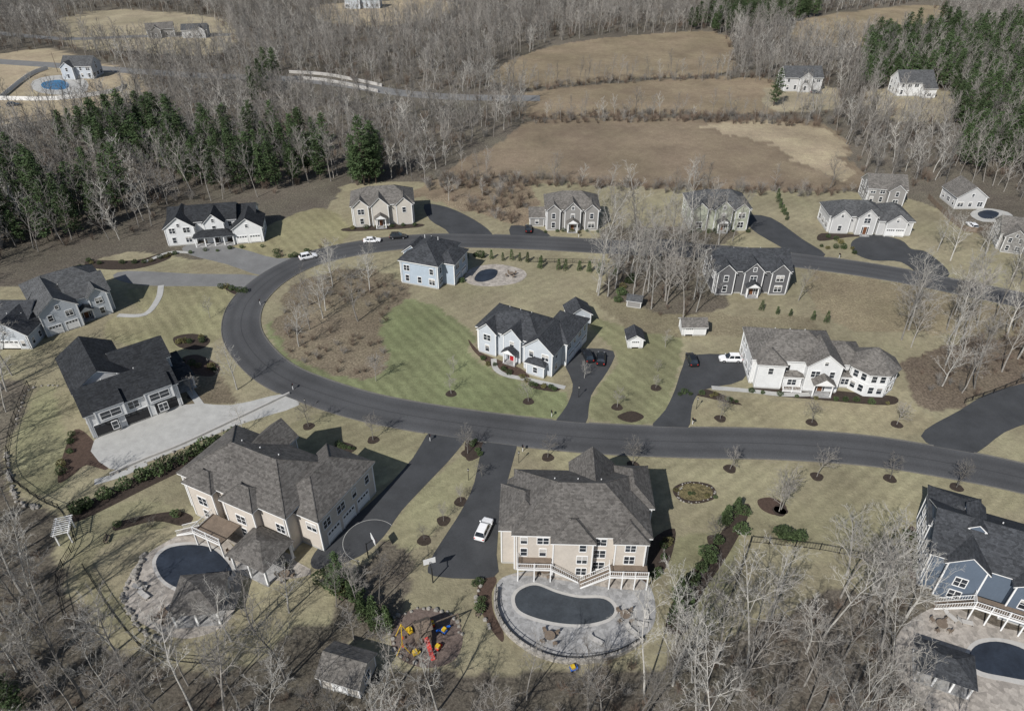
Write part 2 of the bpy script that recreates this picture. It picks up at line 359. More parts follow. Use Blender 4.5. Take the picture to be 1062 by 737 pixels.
            P('walls').hexa([c(A0,B0,ez-.03),c(A1,B0,ez-.03),c(A1,B1,ez-.03),c(A0,B1,ez-.03)][::1 if gx else -1],[c(A0,bm-.01,ez+h-.03),c(A1,bm-.01,ez+h-.03),c(A1,bm+.01,ez+h-.03),c(A0,bm+.01,ez+h-.03)][::1 if gx else -1])
            g=.35 if z0<=0 else .15
            for sgn,Be in ((-1,B0-oh),(1,B1+oh)):
                ze=ez-oh*pt; th=.2
                P('trim').hexa([c(A0-g,Be,ze),c(A1+g,Be,ze),c(A1+g,bm,ez+h),c(A0-g,bm,ez+h)],[c(A0-g,Be,ze+th),c(A1+g,Be,ze+th),c(A1+g,bm,ez+h+th),c(A0-g,bm,ez+h+th)])
                g2=g+.05; Be2=Be+sgn*.05
                P('roof').hexa([c(A0-g2,Be2,ze+th+.003),c(A1+g2,Be2,ze+th+.003),c(A1+g2,bm,ez+h+th+.003),c(A0-g2,bm,ez+h+th+.003)],[c(A0-g2,Be2,ze+th+.07),c(A1+g2,Be2,ze+th+.07),c(A1+g2,bm,ez+h+th+.09),c(A0-g2,bm,ez+h+th+.09)])
            if h>2.2 and z0<=0:
                for f in (('W','E') if gx else ('S','N')): 
                    fr=frame(bi,f)
                    if not any(q is not bk and q[0]<fr[0]+fr[4]*.3<q[1] and q[2]<fr[1]+fr[5]*.3<q[3] for q in blocks): win(fr,0,ez+.1,.7,.9)
        if auto:
            hz=ez-max(z0,0)
            lv=[(max(z0,0)+.35,min(1.2,hz-.7))] if hz<2.4 and z0>0 else ([(.95,1.35)] if ez<4.2 else ([(.9,1.6),(3.75,1.45)] if ez<7.2 else [(.8,1.5),(3.4,1.6),(6.1,1.35)]))
            for f in 'SNEW':
                fr=frame(bi,f); Ln=fr[6]; n=max(1,int((Ln-.8)/2.5))
                if Ln<1.4: continue
                for z,h in lv:
                    if z+h>ez-.2 or h<.4: continue
                    for i in range(n):
                        u=-Ln/2+Ln*(i+.5)/n; w=rd.choice((.95,.95,1.5,1.7)) if Ln/n>2.3 else .85
                        if rd.random()<.06: continue
                        if any(q[0]==bi and q[1]==f and q[2]<u+w/2+.2 and q[3]>u-w/2-.2 and q[4]<z+h and q[5]>z for q in busy): continue
                        bad=False
                        for du in (-w/2-.2,w/2+.2):
                            x=fr[0]+fr[2]*(u+du)+fr[4]*.15; y=fr[1]+fr[3]*(u+du)+fr[5]*.15
                            if any(q is not bk and q[0]-.1<x<q[1]+.1 and q[2]-.1<y<q[3]+.1 and q[4]>z for q in blocks): bad=True
                        if not bad: win(fr,u,z,w,h,False)
        if bi==0 and (x1-x0)>9 and z0<=0:
            for q in range(3):
                vx=x0+(x1-x0)*(.3+.18*q); vy=y0+(y1-y0)*.64; zz=ez+(y1-vy)*pt; P('roof_vents').cyl(vx,vy,zz-.3,zz+.55,.09,n=6)
            for q in range(2): # downpipes
                vx=x0+.35 if q==0 else x1-.35; P('downpipes').box(vx-.05,vx+.05,y0-.14,y0-.02,.1,ez-.26)
    mm=dict(walls=SID[wall],roof=SHI[roof],porch_roof=SHI[roof],ridge_caps=SHI[roof],window_glass=M['glass'],foundation=M['conc'],front_door=M[door],chimney=M['stonev'],
            garage_door=M[gmat],garage_grooves=M['black'] if gmat=='blackdoor' else M['conc'],deck_floor=M['wood'],porch_floor=M['pavergrey'],front_steps=M['pavergrey'],roof_vents=M['white'],deck_stairs=M['wood'],window_blinds=M['coping'])
    for n,mb in parts.items(): mb.obj(n,[mm.get(n,M['white'])],e)
    return e

house('beige_colonial_house',(520,590),(668,594),22,'cream','taupe',
 [(-9,11,0,13,8.3,'hip',.6),(-11,-4,1.2,10,7.9,'hip',.62),(-3.2,2.6,-1.2,4,8.1,'hip',.62),(6,10.4,-1.0,4,8.1,'hip',.6),(0,6.5,7,15,8.5,'gy',.95),(7,12,6,14.5,8.2,'hip',.7),(-10,-6,8,13,6,'gy',.8)],
 [('deck',-8.5,-3.4,-2.2,1.2,3.0,'R'),('deck',5.2,11,-3.2,-1.0,3.0,'L'),('door',0,'N',0)],seed=3)
house('cream_colonial_house',(190,534),(318,592),24,'cream','taupe',
 [(-12,8,2,13.5,7.4,'hip',.58),(3.5,12,4,17,6.6,'hip',.62),(-2.5,3,.8,5,7.3,'hip',.7),(-10,-5,1,5,7.2,'hip',.6),(-7,-2,10,16,7.4,'gy',.9)],
 [('porch',2.6,9,-4.5,1.2,3.2),('deck',-5.5,-.2,-3.4,.6,2.9,'L'),('garage',1,'E',-3.8,2.7,2.4),('garage',1,'E',-.2,2.7,2.4),('garage',1,'E',3.4,2.7,2.4),('door',4,'N',0)],seed=4)
house('modern_white_house',(98,455),(190,420),16,'white','black',
 [(-8,8,0,9,5.6,'gx',.62),(-8,1.5,7,21,6.4,'gy',.6),(0,9.5,9,17,6.2,'gx',.55),(2.2,7,-.5,4,5.9,'gx',.6,3.1),(-6.4,-1.6,-.5,4,5.9,'gx',.6,3.1),(8,11.5,8,14,3.2,'hip',.2)],
 [('garage',0,'S',-5.3,4.1,2.7),('garage',0,'S',0,4.1,2.7),('garage',0,'S',5.3,4.1,2.7),('porch',8.2,12,4,8,2.8),('win',0,'S',0,3.4,1.8,1.5),('win',3,'S',0,3.7,3.4,1.5),('win',4,'S',0,3.7,3.4,1.5)],seed=5,gmat='blackdoor')
house('grey_gabled_house',(50,350),(124,326),16,'lgrey','grey',
 [(-8,0,0,12,6.2,'gy',.75),(-1,8,3,12,6,'gx',.65),(-8,8,9,18,6.3,'hip',.6),(3,7,1.6,6,6,'gy',.9)],
 [('garage',0,'S',-1.8,2.6,2.4),('garage',0,'S',1.8,2.6,2.4),('door',1,'S',-2),('portico',1.6,3,3,1.6,2.7)],seed=6)
house('grey_garage_house',(-8,362),(34,362),10,'lgrey','slate',[(-5,5,0,9,4.2,'gy',.7),(-9,3,5,14,5.5,'gx',.6)],[('garage',0,'S',0,4.6,2.4)],seed=7)
house('white_farmhouse',(174,259),(272,251),25,'white','black',
 [(-7,6,4,12.5,6,'gx',.65),(-12.5,-5,2,11,5.4,'gy',.75),(-2,3,1.6,7,6.2,'gy',.95),(5.5,13,0,8.5,4.6,'gy',.7),(3,11,6,13,5.5,'gx',.6),(-12.5,-8,8,15,5.2,'gx',.6)],
 [('porch',-5,5.4,-.6,1.6,2.8),('garage',3,'S',-1.8,2.7,2.3),('garage',3,'S',1.7,2.7,2.3),('door',2,'S',0)],seed=8,door='blackdoor')
house('beige_hip_roof_house',(367,235),(430,231),17,'beige','brown',[(-8.5,8.5,0,10,6.2,'hip',.62),(-3,1.5,-1,5,6.3,'gy',.95),(3.8,8,-.7,4,6.1,'gy',.9),(-8,-4,-.6,4,6.1,'gy',.9)],[('door',1,'S',0),('portico',-.75,-1,3,1.8,2.8)],seed=9)
house('pale_blue_house',(417,293),(455,300),10,'paleblue','slate',[(-5,5,0,13,6.4,'hip',.6),(3,8,3,11,6,'hip',.6),(-6.5,-2,5,10,6.1,'gy',.8)],[('garage',1,'E',-1.8,2.6,2.3),('garage',1,'E',1.8,2.6,2.3)],seed=10)
house('light_grey_house',(492,366),(572,391),19,'lgrey','slate',
 [(-9.5,5.5,1.8,12,6.2,'hip',.62),(3,9.5,0,8,6.0,'gy',.85),(4,10.5,5,16,5.9,'hip',.62),(-8.8,-4.6,1,5,6.1,'gy',.9),(-2.6,1.4,1.1,5,6.35,'gy',1.0),(4.3,8.2,-1.3,1,3.1,'hip',.5)],
 [('door',4,'S',0),('portico',-.6,1.1,3,1.6,2.8),('garage',2,'E',-3,2.7,2.3),('garage',2,'E',.6,2.7,2.3),('garage',2,'E',4,2.4,2.3)],seed=11,door='reddoor')
house('taupe_colonial_house',(566,238),(620,238),15,'taupe','brown',[(-7.5,7.5,0,10,6.3,'hip',.62),(-2.2,2.2,-1,5,6.4,'gy',1),(3.6,7.2,-.7,4,6.2,'gy',.9),(-7.2,-3.6,-.7,4,6.2,'gy',.9),(-12,-8,2,7,3,'gx',.7)],[('door',1,'S',0),('portico',0,-1,3,1.6,2.8)],seed=12)
house('sage_colonial_house',(714,238),(774,238),16,'sage','grey',[(-8,8,0,10,6.3,'hip',.62),(-1.6,3,-1,5,6.4,'gy',1),(4,7.6,-.7,4,6.2,'gy',.9),(-7.6,-3.6,-.7,4,6.2,'gy',.9)],[('door',1,'S',0),('portico',.7,-1,3,1.6,2.8)],seed=13)
house('wide_grey_house',(858,242),(942,244),23,'offw','grey',[(-11.5,4,1,10,5.2,'hip',.6),(2,11.5,-.5,10,4.6,'hip',.6),(-4,1,-.6,4,5.6,'gy',.9),(-11,-6,0,4,5,'gy',.9),(4,9.5,-1.2,3,4.4,'gy',.8)],[('door',2,'S',0),('garage',4,'S',-1.3,2.3,2.3),('garage',4,'S',1.3,2.3,2.3)],seed=14)
house('distant_taupe_house',(897,211),(936,213),12,'taupe','brown',[(-6,6,0,9,5.5,'gx',.7),(0,5,-2,5,5.5,'gy',.8)],seed=15)
house('small_white_house',(989,217),(1019,217),9,'offw','brown',[(-4.5,4.5,0,9,4,'gy',.7)],seed=16)
house('edge_brown_house',(1032,258),(1090,266),16,'taupe','brown',[(-8,8,0,11,5.8,'gx',.65),(-7,-1,-2,4,5.6,'gy',.8)],seed=17)
house('charcoal_colonial_house',(738,304),(815,304),18,'dark','slate',[(-9,9,0,10,6.3,'gx',.62),(-8.4,-4.4,-.8,4,6.2,'gy',.95),(-2.2,2.2,-1,4,6.4,'gy',1),(4.4,8.4,-.8,4,6.2,'gy',.95)],[('door',2,'S',0),('portico',0,-1,3,1.6,2.8)],seed=18)
house('white_turret_house',(778,403),(922,411),28,'white','brown',
 [(-14,3,2,13.5,6.4,'hip',.6),(-13.2,-8,0.4,6,6.2,'hip',.65),(-3.4,3.2,.2,7,6.6,'gy',.8),(2,9,3.5,11.5,5.2,'hip',.62),(-7.4,-4,1,3,3.1,'hip',.5),(4,6.6,2.2,4,3,'hip',.5)],
 [('turret',10.6,4.2,5.0,5.6,3.6),('door',2,'S',0),('portico',-.1,.2,4,2,3),('deck',-7.6,-3.8,-.5,1,.5,None)],seed=19)
house('blue_house',(950,606),(1088,650),17,'blue','slate',
 [(-8.5,9,0,11,7.4,'gx',.6),(-6.4,-1.6,-1,6,7.5,'gy',.8),(2,9,-1.5,6,7.3,'gy',.7),(-4.5,-2.5,4,9,10.2,'gy',.8,8.2),(-8.5,-2,6,14,7.2,'hip',.6)],
 [('deck',-2,6.5,-3.6,-1.4,3,'L')],seed=20)
house('distant_grey_house',(68,82),(98,82),13,'lgrey','grey',[(-6.5,6.5,0,9,5.6,'gx',.7),(-6,-1,-2,4,5.4,'gy',.8)],seed=21)
house('distant_brown_house',(154,40),(182,38),14,'taupe','brown',[(-7,7,0,8,4.5,'gx',.6),(-5,0,-2,4,4.4,'gy',.7)],seed=22)
house('distant_white_house',(190,40),(216,39),14,'offw','grey',[(-7,7,0,8,4.5,'gx',.6),(1,6,-2,4,4.4,'gy',.7)],seed=23)
house('distant_tan_house',(812,95),(850,95),15,'offw','grey',[(-7.5,7.5,0,9,5.6,'gx',.7),(-2,3,-1.5,4,5.6,'gy',.8)],seed=24)
house('distant_cream_house',(930,100),(965,100),14,'white','grey',[(-7,7,0,9,5.6,'gx',.8),(2,7,-3,3,4,'gx',.6)],seed=25)
house('distant_blue_house',(358,9),(394,9),20,'lgrey','grey',[(-10,10,0,9,5,'gx',.6),(-7,-1,-2,4,4.9,'gy',.7)],seed=26)
def shed(n,a,b,w,d,e,wall,roof,rt='gx',feats=(),auto=True): return house(n,a,b,w,wall,roof,[(-w/2,w/2,0,d,e,rt,.65)],feats,auto=auto,seed=int(a[0]))
shed('garden_shed',(590,338),(612,336),5,4.5,2.8,'lgrey','slate','gy',[('garage',0,'S',0,2.2,2.1)])
shed('garden_shed',(651,361),(666,361),3.4,4,2.5,'white','slate','gy',[('garage',0,'S',0,1.7,2.0)])
shed('garden_shed',(707,348),(731,348),5,3.2,2.4,'white','brown','gx',[('garage',0,'S',-1,1.6,2.0)])
shed('garden_shed',(334,712),(374,724),5.5,4.5,2.8,'beige','brown','gx',[('garage',0,'S',0,1.9,2.1)])
shed('garden_shed',(650,318),(664,320),4,3,2.4,'taupe','grey','gx')
def pavilion(name,a,b,w,d,roof):
    house(name,a,b,w,'cream',roof,[(-w/2+.3,w/2-.3,d-1.8,d-.3,2.9,'hip',.1)],[('porch',-w/2,w/2,0,d,2.9)],auto=False)
pavilion('pool_pavilion',(182,652),(230,648),6.4,6.5,'taupe')
pavilion('pool_pavilion',(946,706),(1004,726),8,6,'slate')

# ------------------------------------------------------------ beds, patios, pools
mi=[0]
def bed(px,m='mulch',sm=4): mi[0]+=1; sheet('mulch_bed',px,.02+.0005*mi[0],M[m],sm)
def disc(px,py,r,m='mulch',name='mulch_ring'):
    x,y=G(px,py); mb=MB(); n=14; ph=random.random()*6
    P=[(x+r*(1+.12*math.sin(3*2*math.pi*i/n+ph))*math.cos(2*math.pi*i/n),y+r*math.sin(2*math.pi*i/n)) for i in range(n)]
    mb.hexa([(a,b,-.03) for a,b in P],[(a,b,.025) for a,b in P]); mb.obj(name,[M[m]])
sheet('patio',[(516,604),(535,594),(580,588),(640,592),(672,606),(680,634),(672,656),(640,674),(600,682),(560,676),(528,654),(515,628)],.05,M['pavergrey'],5)
sheet('pool_coping',[(530,620),(538,609),(556,604),(578,612),(600,617),(628,618),(641,630),(634,643),(610,650),(580,649),(552,643),(535,634)],.08,M['coping'],5)
sheet('pool_cover',[(534,620),(541,611),(556,607),(578,615),(600,620),(626,621),(637,631),(631,641),(608,647),(580,646),(554,640),(538,632)],.11,M['cover'],5)
sheet('patio',[(128,612),(142,585),(165,566),(205,548),(236,560),(252,590),(246,625),(230,650),(190,662),(150,648),(132,632)],.05,M['paver'],5)
sheet('pool_coping',[(158,582),(172,566),(198,562),(222,566),(242,584),(243,600),(224,606),(205,616),(185,614),(166,602)],.08,M['coping'],5)
sheet('pool_cover',[(162,582),(174,569),(198,565),(220,569),(238,586),(239,597),(222,603),(204,612),(186,610),(169,600)],.11,M['covernavy'],5)
sheet('patio',[(482,287),(490,278),(515,274),(540,279),(546,286),(534,294),(505,297),(486,294)],.05,M['paver'],4)
sheet('pool_cover',[(492,289),(497,282),(508,279),(516,281),(513,288),(503,292),(495,292)],.09,M['covernavy'],4)
sheet('patio',[(930,660),(955,636),(985,628),(1030,648),(1090,670),(1100,760),(1000,760),(955,730),(932,700)],.05,M['paver'],4)
sheet('pool_coping',[(1000,680),(1012,664),(1040,662),(1075,675),(1080,710),(1040,706),(1010,698)],.08,M['coping'],4)
sheet('pool_cover',[(1005,680),(1015,668),(1040,666),(1070,679),(1074,704),(1040,701),(1013,694)],.11,M['covernavy'],4)
sheet('patio',[(40,96),(34,84),(62,78),(90,84),(84,98)],.04,M['conc'],3); sheet('pool_water',[(46,92),(44,86),(62,83),(72,88),(66,93)],.08,M['water'],3)
sheet('patio',[(1006,222),(1020,216),(1045,220),(1050,228),(1020,230)],.04,M['conc'],3); sheet('pool_cover',[(1014,221),(1024,218),(1036,221),(1030,227),(1018,226)],.08,M['covernavy'],3)
sheet('patio',[(600,588),(640,592),(668,604),(655,612),(560,598),(530,596)],.055,M['paver'],3)
sheet('play_area_mulch',[(405,655),(418,636),(445,630),(470,640),(480,662),(470,685),(440,692),(412,680)],.03,mat('rubber_mulch',(.13,.10,.085),.95,2,.3,8,.3),4)
sheet('patio',[(215,548),(250,570),(262,600),(300,600),(322,590),(250,556)],.045,M['paver'],3)
for p in ([(515,600),(500,590),(495,620),(505,645),(520,665),(522,655),(512,635),(510,615)],[(676,560),(700,548),(695,580),(680,600),(672,590)],[(490,362),(486,352),(500,366),(540,382),(548,392),(520,386),(500,372)],
          [(550,396),(580,400),(576,406),(552,402)],[(640,432),(655,426),(668,432),(655,438)],[(698,506),(715,499),(738,503),(742,516),(722,522),(704,518)],[(786,518),(802,516),(816,526),(806,534),(790,528)],
          [(346,464),(356,458),(370,464),(362,470),(350,469)],[(486,452),(502,454),(504,468),(486,478),(482,465)],[(775,405),(800,410),(845,414),(920,420),(930,412),(900,408),(800,400)],[(700,405),(732,412),(770,420),(735,404)],
          [(60,500),(66,470),(78,445),(96,456),(112,486),(90,482),(76,492)],[(188,372),(206,368),(228,380),(220,390),(196,386)],[(140,270),(170,262),(176,268),(140,279),(95,278),(92,270)],[(230,296),(246,294),(262,300),(246,306)],
          [(180,350),(200,346),(218,352),(208,362),(186,360)],[(620,588),(660,596),(672,606),(640,600)],[(850,250),(880,246),(900,245),(885,243),(852,242)],[(362,240),(432,236),(432,232),(362,236)],[(120,550),(160,540),(190,545),(200,536),(180,530),(125,540)],
          [(690,650),(705,610),(735,570),(768,525),(778,530),(755,575),(725,620),(712,655)],[(975,600),(945,600),(938,560),(946,545),(955,560)],[(75,530),(150,490),(240,452),(246,460),(160,502),(82,540)]):
    bed(p, random.choice(['mulch','mulchred']))
sheet('flower_bed',[(702,507),(716,501),(736,505),(738,515),(722,519),(707,516)],.06,mat('dry_flower_bed',(.12,.10,.05),.95,1.5,.7,6,.5),3)

def rocks(name,px,size,step,closed=False,mt='rock'):
    P=dens(catmull(GP(px),5,closed),step); mb=MB(); rd=random.Random(len(px))
    for (x,y) in P:
        r=size*rd.uniform(.6,1.2); x+=rd.uniform(-.2,.2); y+=rd.uniform(-.2,.2); n=7
        b=[];m_=[];t=[]
        for i in range(n):
            a=2*math.pi*i/n+rd.uniform(-.2,.2); q=r*rd.uniform(.8,1.15)
            b.append((x+q*.9*math.cos(a),y+q*.9*math.sin(a),-.1)); m_.append((x+q*math.cos(a),y+q*math.sin(a),r*.5)); t.append((x+q*.55*math.cos(a),y+q*.55*math.sin(a),r*rd.uniform(.9,1.1)))
        mb.hexa(b,m_); mb.hexa(m_,t)
    mb.obj(name,[M[mt]])
rocks('boulder_border',[(142,592),(132,606),(128,622),(138,640),(150,655),(172,664)],.45,1.0)
rocks('boulder_border',[(150,575),(140,598),(150,612)],.55,1.1)
rocks('boulder_border',[(118,492),(160,476),(210,456),(252,438)],.28,1.1)
rocks('boulder_border',[(500,600),(494,625),(508,652)],.35,1.0)
rocks('boulder_border',[(706,506),(716,500),(737,505),(741,514),(722,521),(704,517)],.18,1.2,True)
rocks('boulder_border',[(410,640),(440,630),(468,638),(478,658)],.35,1.0)
rocks('boulder_border',[(405,655),(412,678),(440,691)],.35,1.0)
rocks('field_stone_wall',[(8,470),(12,500),(18,520),(40,526)],.5,.8)
rocks('field_stone_wall',[(60,400),(30,405),(16,440)],.3,1)
def wallstrip(name,px,h,th,m,sm=6):
    P=catmull(GP(px),sm); Q=offs(P,th); mb=MB()
    for i in range(len(P)-1): 
        q=[P[i],P[i+1],Q[i+1],Q[i]]; mb.hexa([(x,y,-.1) for x,y in q],[(x,y,h) for x,y in q])
    mb.obj(name,[m])
wallstrip('retaining_wall',[(513,612),(513,634),(527,660),(560,682),(600,689),(642,681),(668,666)],.75,.5,M['stonev'])
wallstrip('garden_wall',[(300,408),(250,432),(190,460),(150,476),(114,492)],.45,.3,M['coping'])
def fence(name,px,h,m,gap=.4,sm=3,solid=False):
    P=dens(catmull(GP(px),sm),2.2); mb=MB(); pw_=.06 if solid else .05
    for i in range(len(P)):
        x,y=P[i]; mb.box(x-pw_,x+pw_,y-pw_,y+pw_,0,h+.1)
        if i<len(P)-1:
            q=P[i+1]; dx,dy=q[0]-x,q[1]-y; L=math.hypot(dx,dy); nx,ny=-dy/L*.025,dx/L*.025
            def bar(t0,t1,z0,z1,k=1): 
                a=(x+dx*t0,y+dy*t0); b=(x+dx*t1,y+dy*t1)
                c=[(a[0]-nx*k,a[1]-ny*k),(b[0]-nx*k,b[1]-ny*k),(b[0]+nx*k,b[1]+ny*k),(a[0]+nx*k,a[1]+ny*k)]
                mb.hexa([(u,v,z0) for u,v in c],[(u,v,z1) for u,v in c])
            if solid: bar(0,1,.08,h,.8)
            bar(0,1,h-.1,h-.04,1.2); bar(0,1,.15,.21,1.2)
            if not solid:
                n=int(L/gap)
                for k in range(1,n): bar(k/n-.011/L,k/n+.011/L,.1,h,.6)
    mb.obj(name,[m])
fence('metal_fence',[(515,612),(515,634),(529,658),(562,680),(600,686),(640,679),(665,665)],1.3,M['black'])
fence('metal_fence',[(778,562),(850,570),(905,582),(945,592)],1.4,M['black'])
fence('metal_fence',[(778,562),(765,600),(745,650)],1.3,M['black'])
fence('metal_fence',[(15,500),(40,518),(62,528)],1.3,M['black']); fence('metal_fence',[(15,500),(8,480),(14,440),(30,400)],1.3,M['black'])
fence('metal_fence',[(62,528),(78,560),(60,600),(70,650)],1.2,M['black']); fence('metal_fence',[(88,590),(120,640),(160,680),(230,690)],1.2,M['black'])
fence('metal_fence',[(1000,418),(1030,408),(1062,395)],1.3,M['black'])
fence('vinyl_fence',[(0,104),(60,104),(120,96),(128,88)],1.8,M['white'],solid=True); fence('vinyl_fence',[(0,104),(30,80),(50,72)],1.8,M['white'],solid=True)
fence('wooden_fence',[(962,206),(1000,240),(1030,236)],1.6,M['wood'],solid=True)
fence('metal_fence',[(548,272),(640,276),(640,300)],1.2,M['black'])
wallstrip('bridge_parapet',[(305,82),(340,85),(392,96)],1.3,.5,M['coping']); wallstrip('bridge_parapet',[(300,76),(340,79),(396,90)],1.3,.5,M['coping'])

# ------------------------------------------------------------ ground
def vnoise(x,y,s,seed):
    r=np.random.default_rng(seed).random((256,256)); X=x/s; Y=y/s; i=np.floor(X).astype(int); j=np.floor(Y).astype(int); u=X-i; v=Y-j; u=u*u*(3-2*u); v=v*v*(3-2*v)
    g=lambda a,b:r[a%256,b%256]
    return (g(i,j)*(1-u)+g(i+1,j)*u)*(1-v)+(g(i,j+1)*(1-u)+g(i+1,j+1)*u)*v
xs=np.concatenate([[-6000,-2500,-1200,-800],np.arange(-560,-135,3.0),np.arange(-135,135,.75),np.arange(135,561,3.0),[800,1200,2500,6000]])
ys=np.concatenate([[-3000,-800,-200,-50,0],np.arange(25,230,.75),np.arange(230,800,2.6),[1000,1500,3000,8000]])
X,Y=np.meshgrid(xs,ys); x=X.ravel(); y=Y.ravel()
col=np.tile(np.array([.122,.105,.085]),(len(x),1)); lit=np.ones(len(x)); ma=np.zeros(len(x)); mb_=np.zeros(len(x))
col*= (0.72+.56*vnoise(x,y,25,1))[:,None]
jx=(vnoise(x,y,3,5)-.5)*2.4+(vnoise(x,y,9,6)-.5)*3; jy=(vnoise(x,y,3,7)-.5)*2.4+(vnoise(x,y,9,8)-.5)*3
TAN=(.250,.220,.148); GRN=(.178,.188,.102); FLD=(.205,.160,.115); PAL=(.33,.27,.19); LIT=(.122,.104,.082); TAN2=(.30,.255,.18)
Z=[
 ([(-40,310),(40,292),(130,262),(210,268),(300,235),(345,212),(362,190),(470,190),(560,188),(870,198),(960,212),(1010,240),(1100,300),(1110,540),(1000,560),(945,600),(860,615),(780,655),(700,665),(680,700),(600,695),(480,700),(395,690),(330,640),(255,700),(150,680),(80,620),(52,570),(70,535),(12,515),(5,470),(30,400),(-20,385)],TAN,0,0,.6,.6),
 ([(255,470),(330,428),(400,438),(455,448),(430,480),(360,520),(330,505),(290,480)],(.24,.215,.138),0,0,1.2,.3),
 ([(540,455),(800,478),(940,485),(1062,510),(1062,525),(900,560),(800,560),(700,540),(670,500),(560,480)],(.250,.222,.145),0,0,1.2,.3),
 ([(484,470),(500,456),(490,500),(440,560),(415,570),(400,556),(440,505)],(.23,.212,.132),0,0,1,.2),
 ([(400,312),(450,315),(490,345),(490,368),(545,398),(590,406),(580,434),(480,428),(395,415),(330,398),(290,365),(280,335),(320,318),(370,330)],GRN,0,1.3,0,.6),
 ([(608,330),(650,340),(705,350),(700,400),(680,438),(610,432),(620,400),(640,370)],(.198,.192,.112),0,1.2,0,.4),
 ([(130,300),(230,297),(238,320),(228,350),(180,365),(110,350),(120,328),(150,325)],(.235,.213,.13),0,1.3,0,.3),
 ([(60,560),(75,540),(150,520),(190,540),(120,560),(100,590),(140,640),(110,640)],(.22,.2,.128),0,0,1,.3),
 ([(20,440),(50,398),(66,440),(80,480),(60,510),(20,505)],(.215,.2,.125),0,0,1,.3),
 ([(700,560),(770,560),(760,600),(740,650),(700,640)],(.21,.195,.12),0,0,1,.3),
 ([(720,445),(960,450),(955,425),(930,418),(760,415),(725,425)],(.255,.222,.145),0,0,1,.3),
 ([(240,256),(330,215),(362,240),(340,262),(300,268)],(.24,.215,.13),0,1,0,.3),
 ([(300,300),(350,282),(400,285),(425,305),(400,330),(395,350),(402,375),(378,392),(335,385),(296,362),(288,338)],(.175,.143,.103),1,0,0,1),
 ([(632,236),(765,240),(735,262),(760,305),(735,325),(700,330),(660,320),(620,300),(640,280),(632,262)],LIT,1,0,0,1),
 ([(610,300),(660,320),(735,325),(830,325),(850,345),(800,350),(700,345),(640,335)],(.21,.18,.122),.6,0,0,1),
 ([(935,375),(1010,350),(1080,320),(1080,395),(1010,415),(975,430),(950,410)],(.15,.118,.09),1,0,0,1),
 ([(850,280),(960,300),(1062,325),(1062,350),(960,345),(900,345),(850,320)],(.23,.19,.128),.6,0,0,1),
 ([(440,194),(545,190),(545,235),(500,225),(440,205)],(.215,.168,.12),1,0,0,1),
 ([(170,440),(195,372),(225,380),(245,420),(230,418),(200,420)],(.17,.14,.1),.7,0,0,.3),
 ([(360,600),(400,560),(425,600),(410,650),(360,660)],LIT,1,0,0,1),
 ([(430,206),(462,178),(525,143),(556,125),(640,122),(740,124),(856,128),(886,170),(889,196),(700,196),(560,190)],FLD,.3,0,0,1),
 ([(730,128),(850,130),(880,170),(872,190),(800,150)],PAL,.4,0,0,2),
 ([(540,108),(560,94),(660,84),(780,80),(812,94),(808,116),(700,117),(556,122)],(.225,.176,.122),.25,0,0,1),
 ([(505,80),(550,54),(620,40),(740,33),(760,56),(752,76),(640,82),(548,90)],(.225,.178,.122),.25,0,0,1),
 ([(810,32),(840,18),(960,5),(985,18),(965,42),(850,50)],(.25,.2,.135),.25,0,0,1),
 ([(-60,70),(0,56),(50,50),(80,58),(140,80),(140,108),(60,122),(-60,128)],PAL,.1,0,0,1),
 ([(60,22),(120,10),(220,18),(244,40),(225,56),(140,54),(70,46)],TAN2,.3,0,0,2),([(330,6),(440,0),(480,8),(410,26),(345,24)],PAL,.2,0,0,2),([(900,94),(980,94),(992,120),(970,128),(910,118)],TAN2,.3,0,0,1),
 ([(795,92),(865,90),(868,112),(800,114)],TAN2,.3,0,0,1),
 ([(285,84),(340,88),(420,98),(500,106),(520,118),(430,116),(330,106),(285,96)],(.12,.105,.085),1,0,0,1),
]
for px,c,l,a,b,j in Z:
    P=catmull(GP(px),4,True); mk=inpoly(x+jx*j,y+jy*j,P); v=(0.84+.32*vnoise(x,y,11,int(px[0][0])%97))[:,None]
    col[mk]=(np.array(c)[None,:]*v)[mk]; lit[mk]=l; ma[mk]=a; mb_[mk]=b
nx_,ny_=len(xs),len(ys)
idx=np.arange(nx_*ny_).reshape(ny_,nx_); fc=np.stack([idx[:-1,:-1],idx[:-1,1:],idx[1:,1:],idx[1:,:-1]],-1).reshape(-1,4)
me=bpy.data.meshes.new('ground'); me.vertices.add(len(x)); me.vertices.foreach_set('co',np.stack([x,y,np.zeros_like(x)],1).ravel())
me.loops.add(fc.size); me.loops.foreach_set('vertex_index',fc.ravel()); me.polygons.add(len(fc)); me.polygons.foreach_set('loop_start',np.arange(0,fc.size,4)); me.polygons.foreach_set('loop_total',np.full(len(fc),4))
me.update(calc_edges=True)
at=me.attributes.new('Col','FLOAT_COLOR','POINT'); at.data.foreach_set('color',np.concatenate([col,np.ones((len(x),1))],1).ravel())
for nm,ar in (('lit',lit),('ma',ma),('mb',mb_)): at=me.attributes.new(nm,'FLOAT','POINT'); at.data.foreach_set('value',ar)
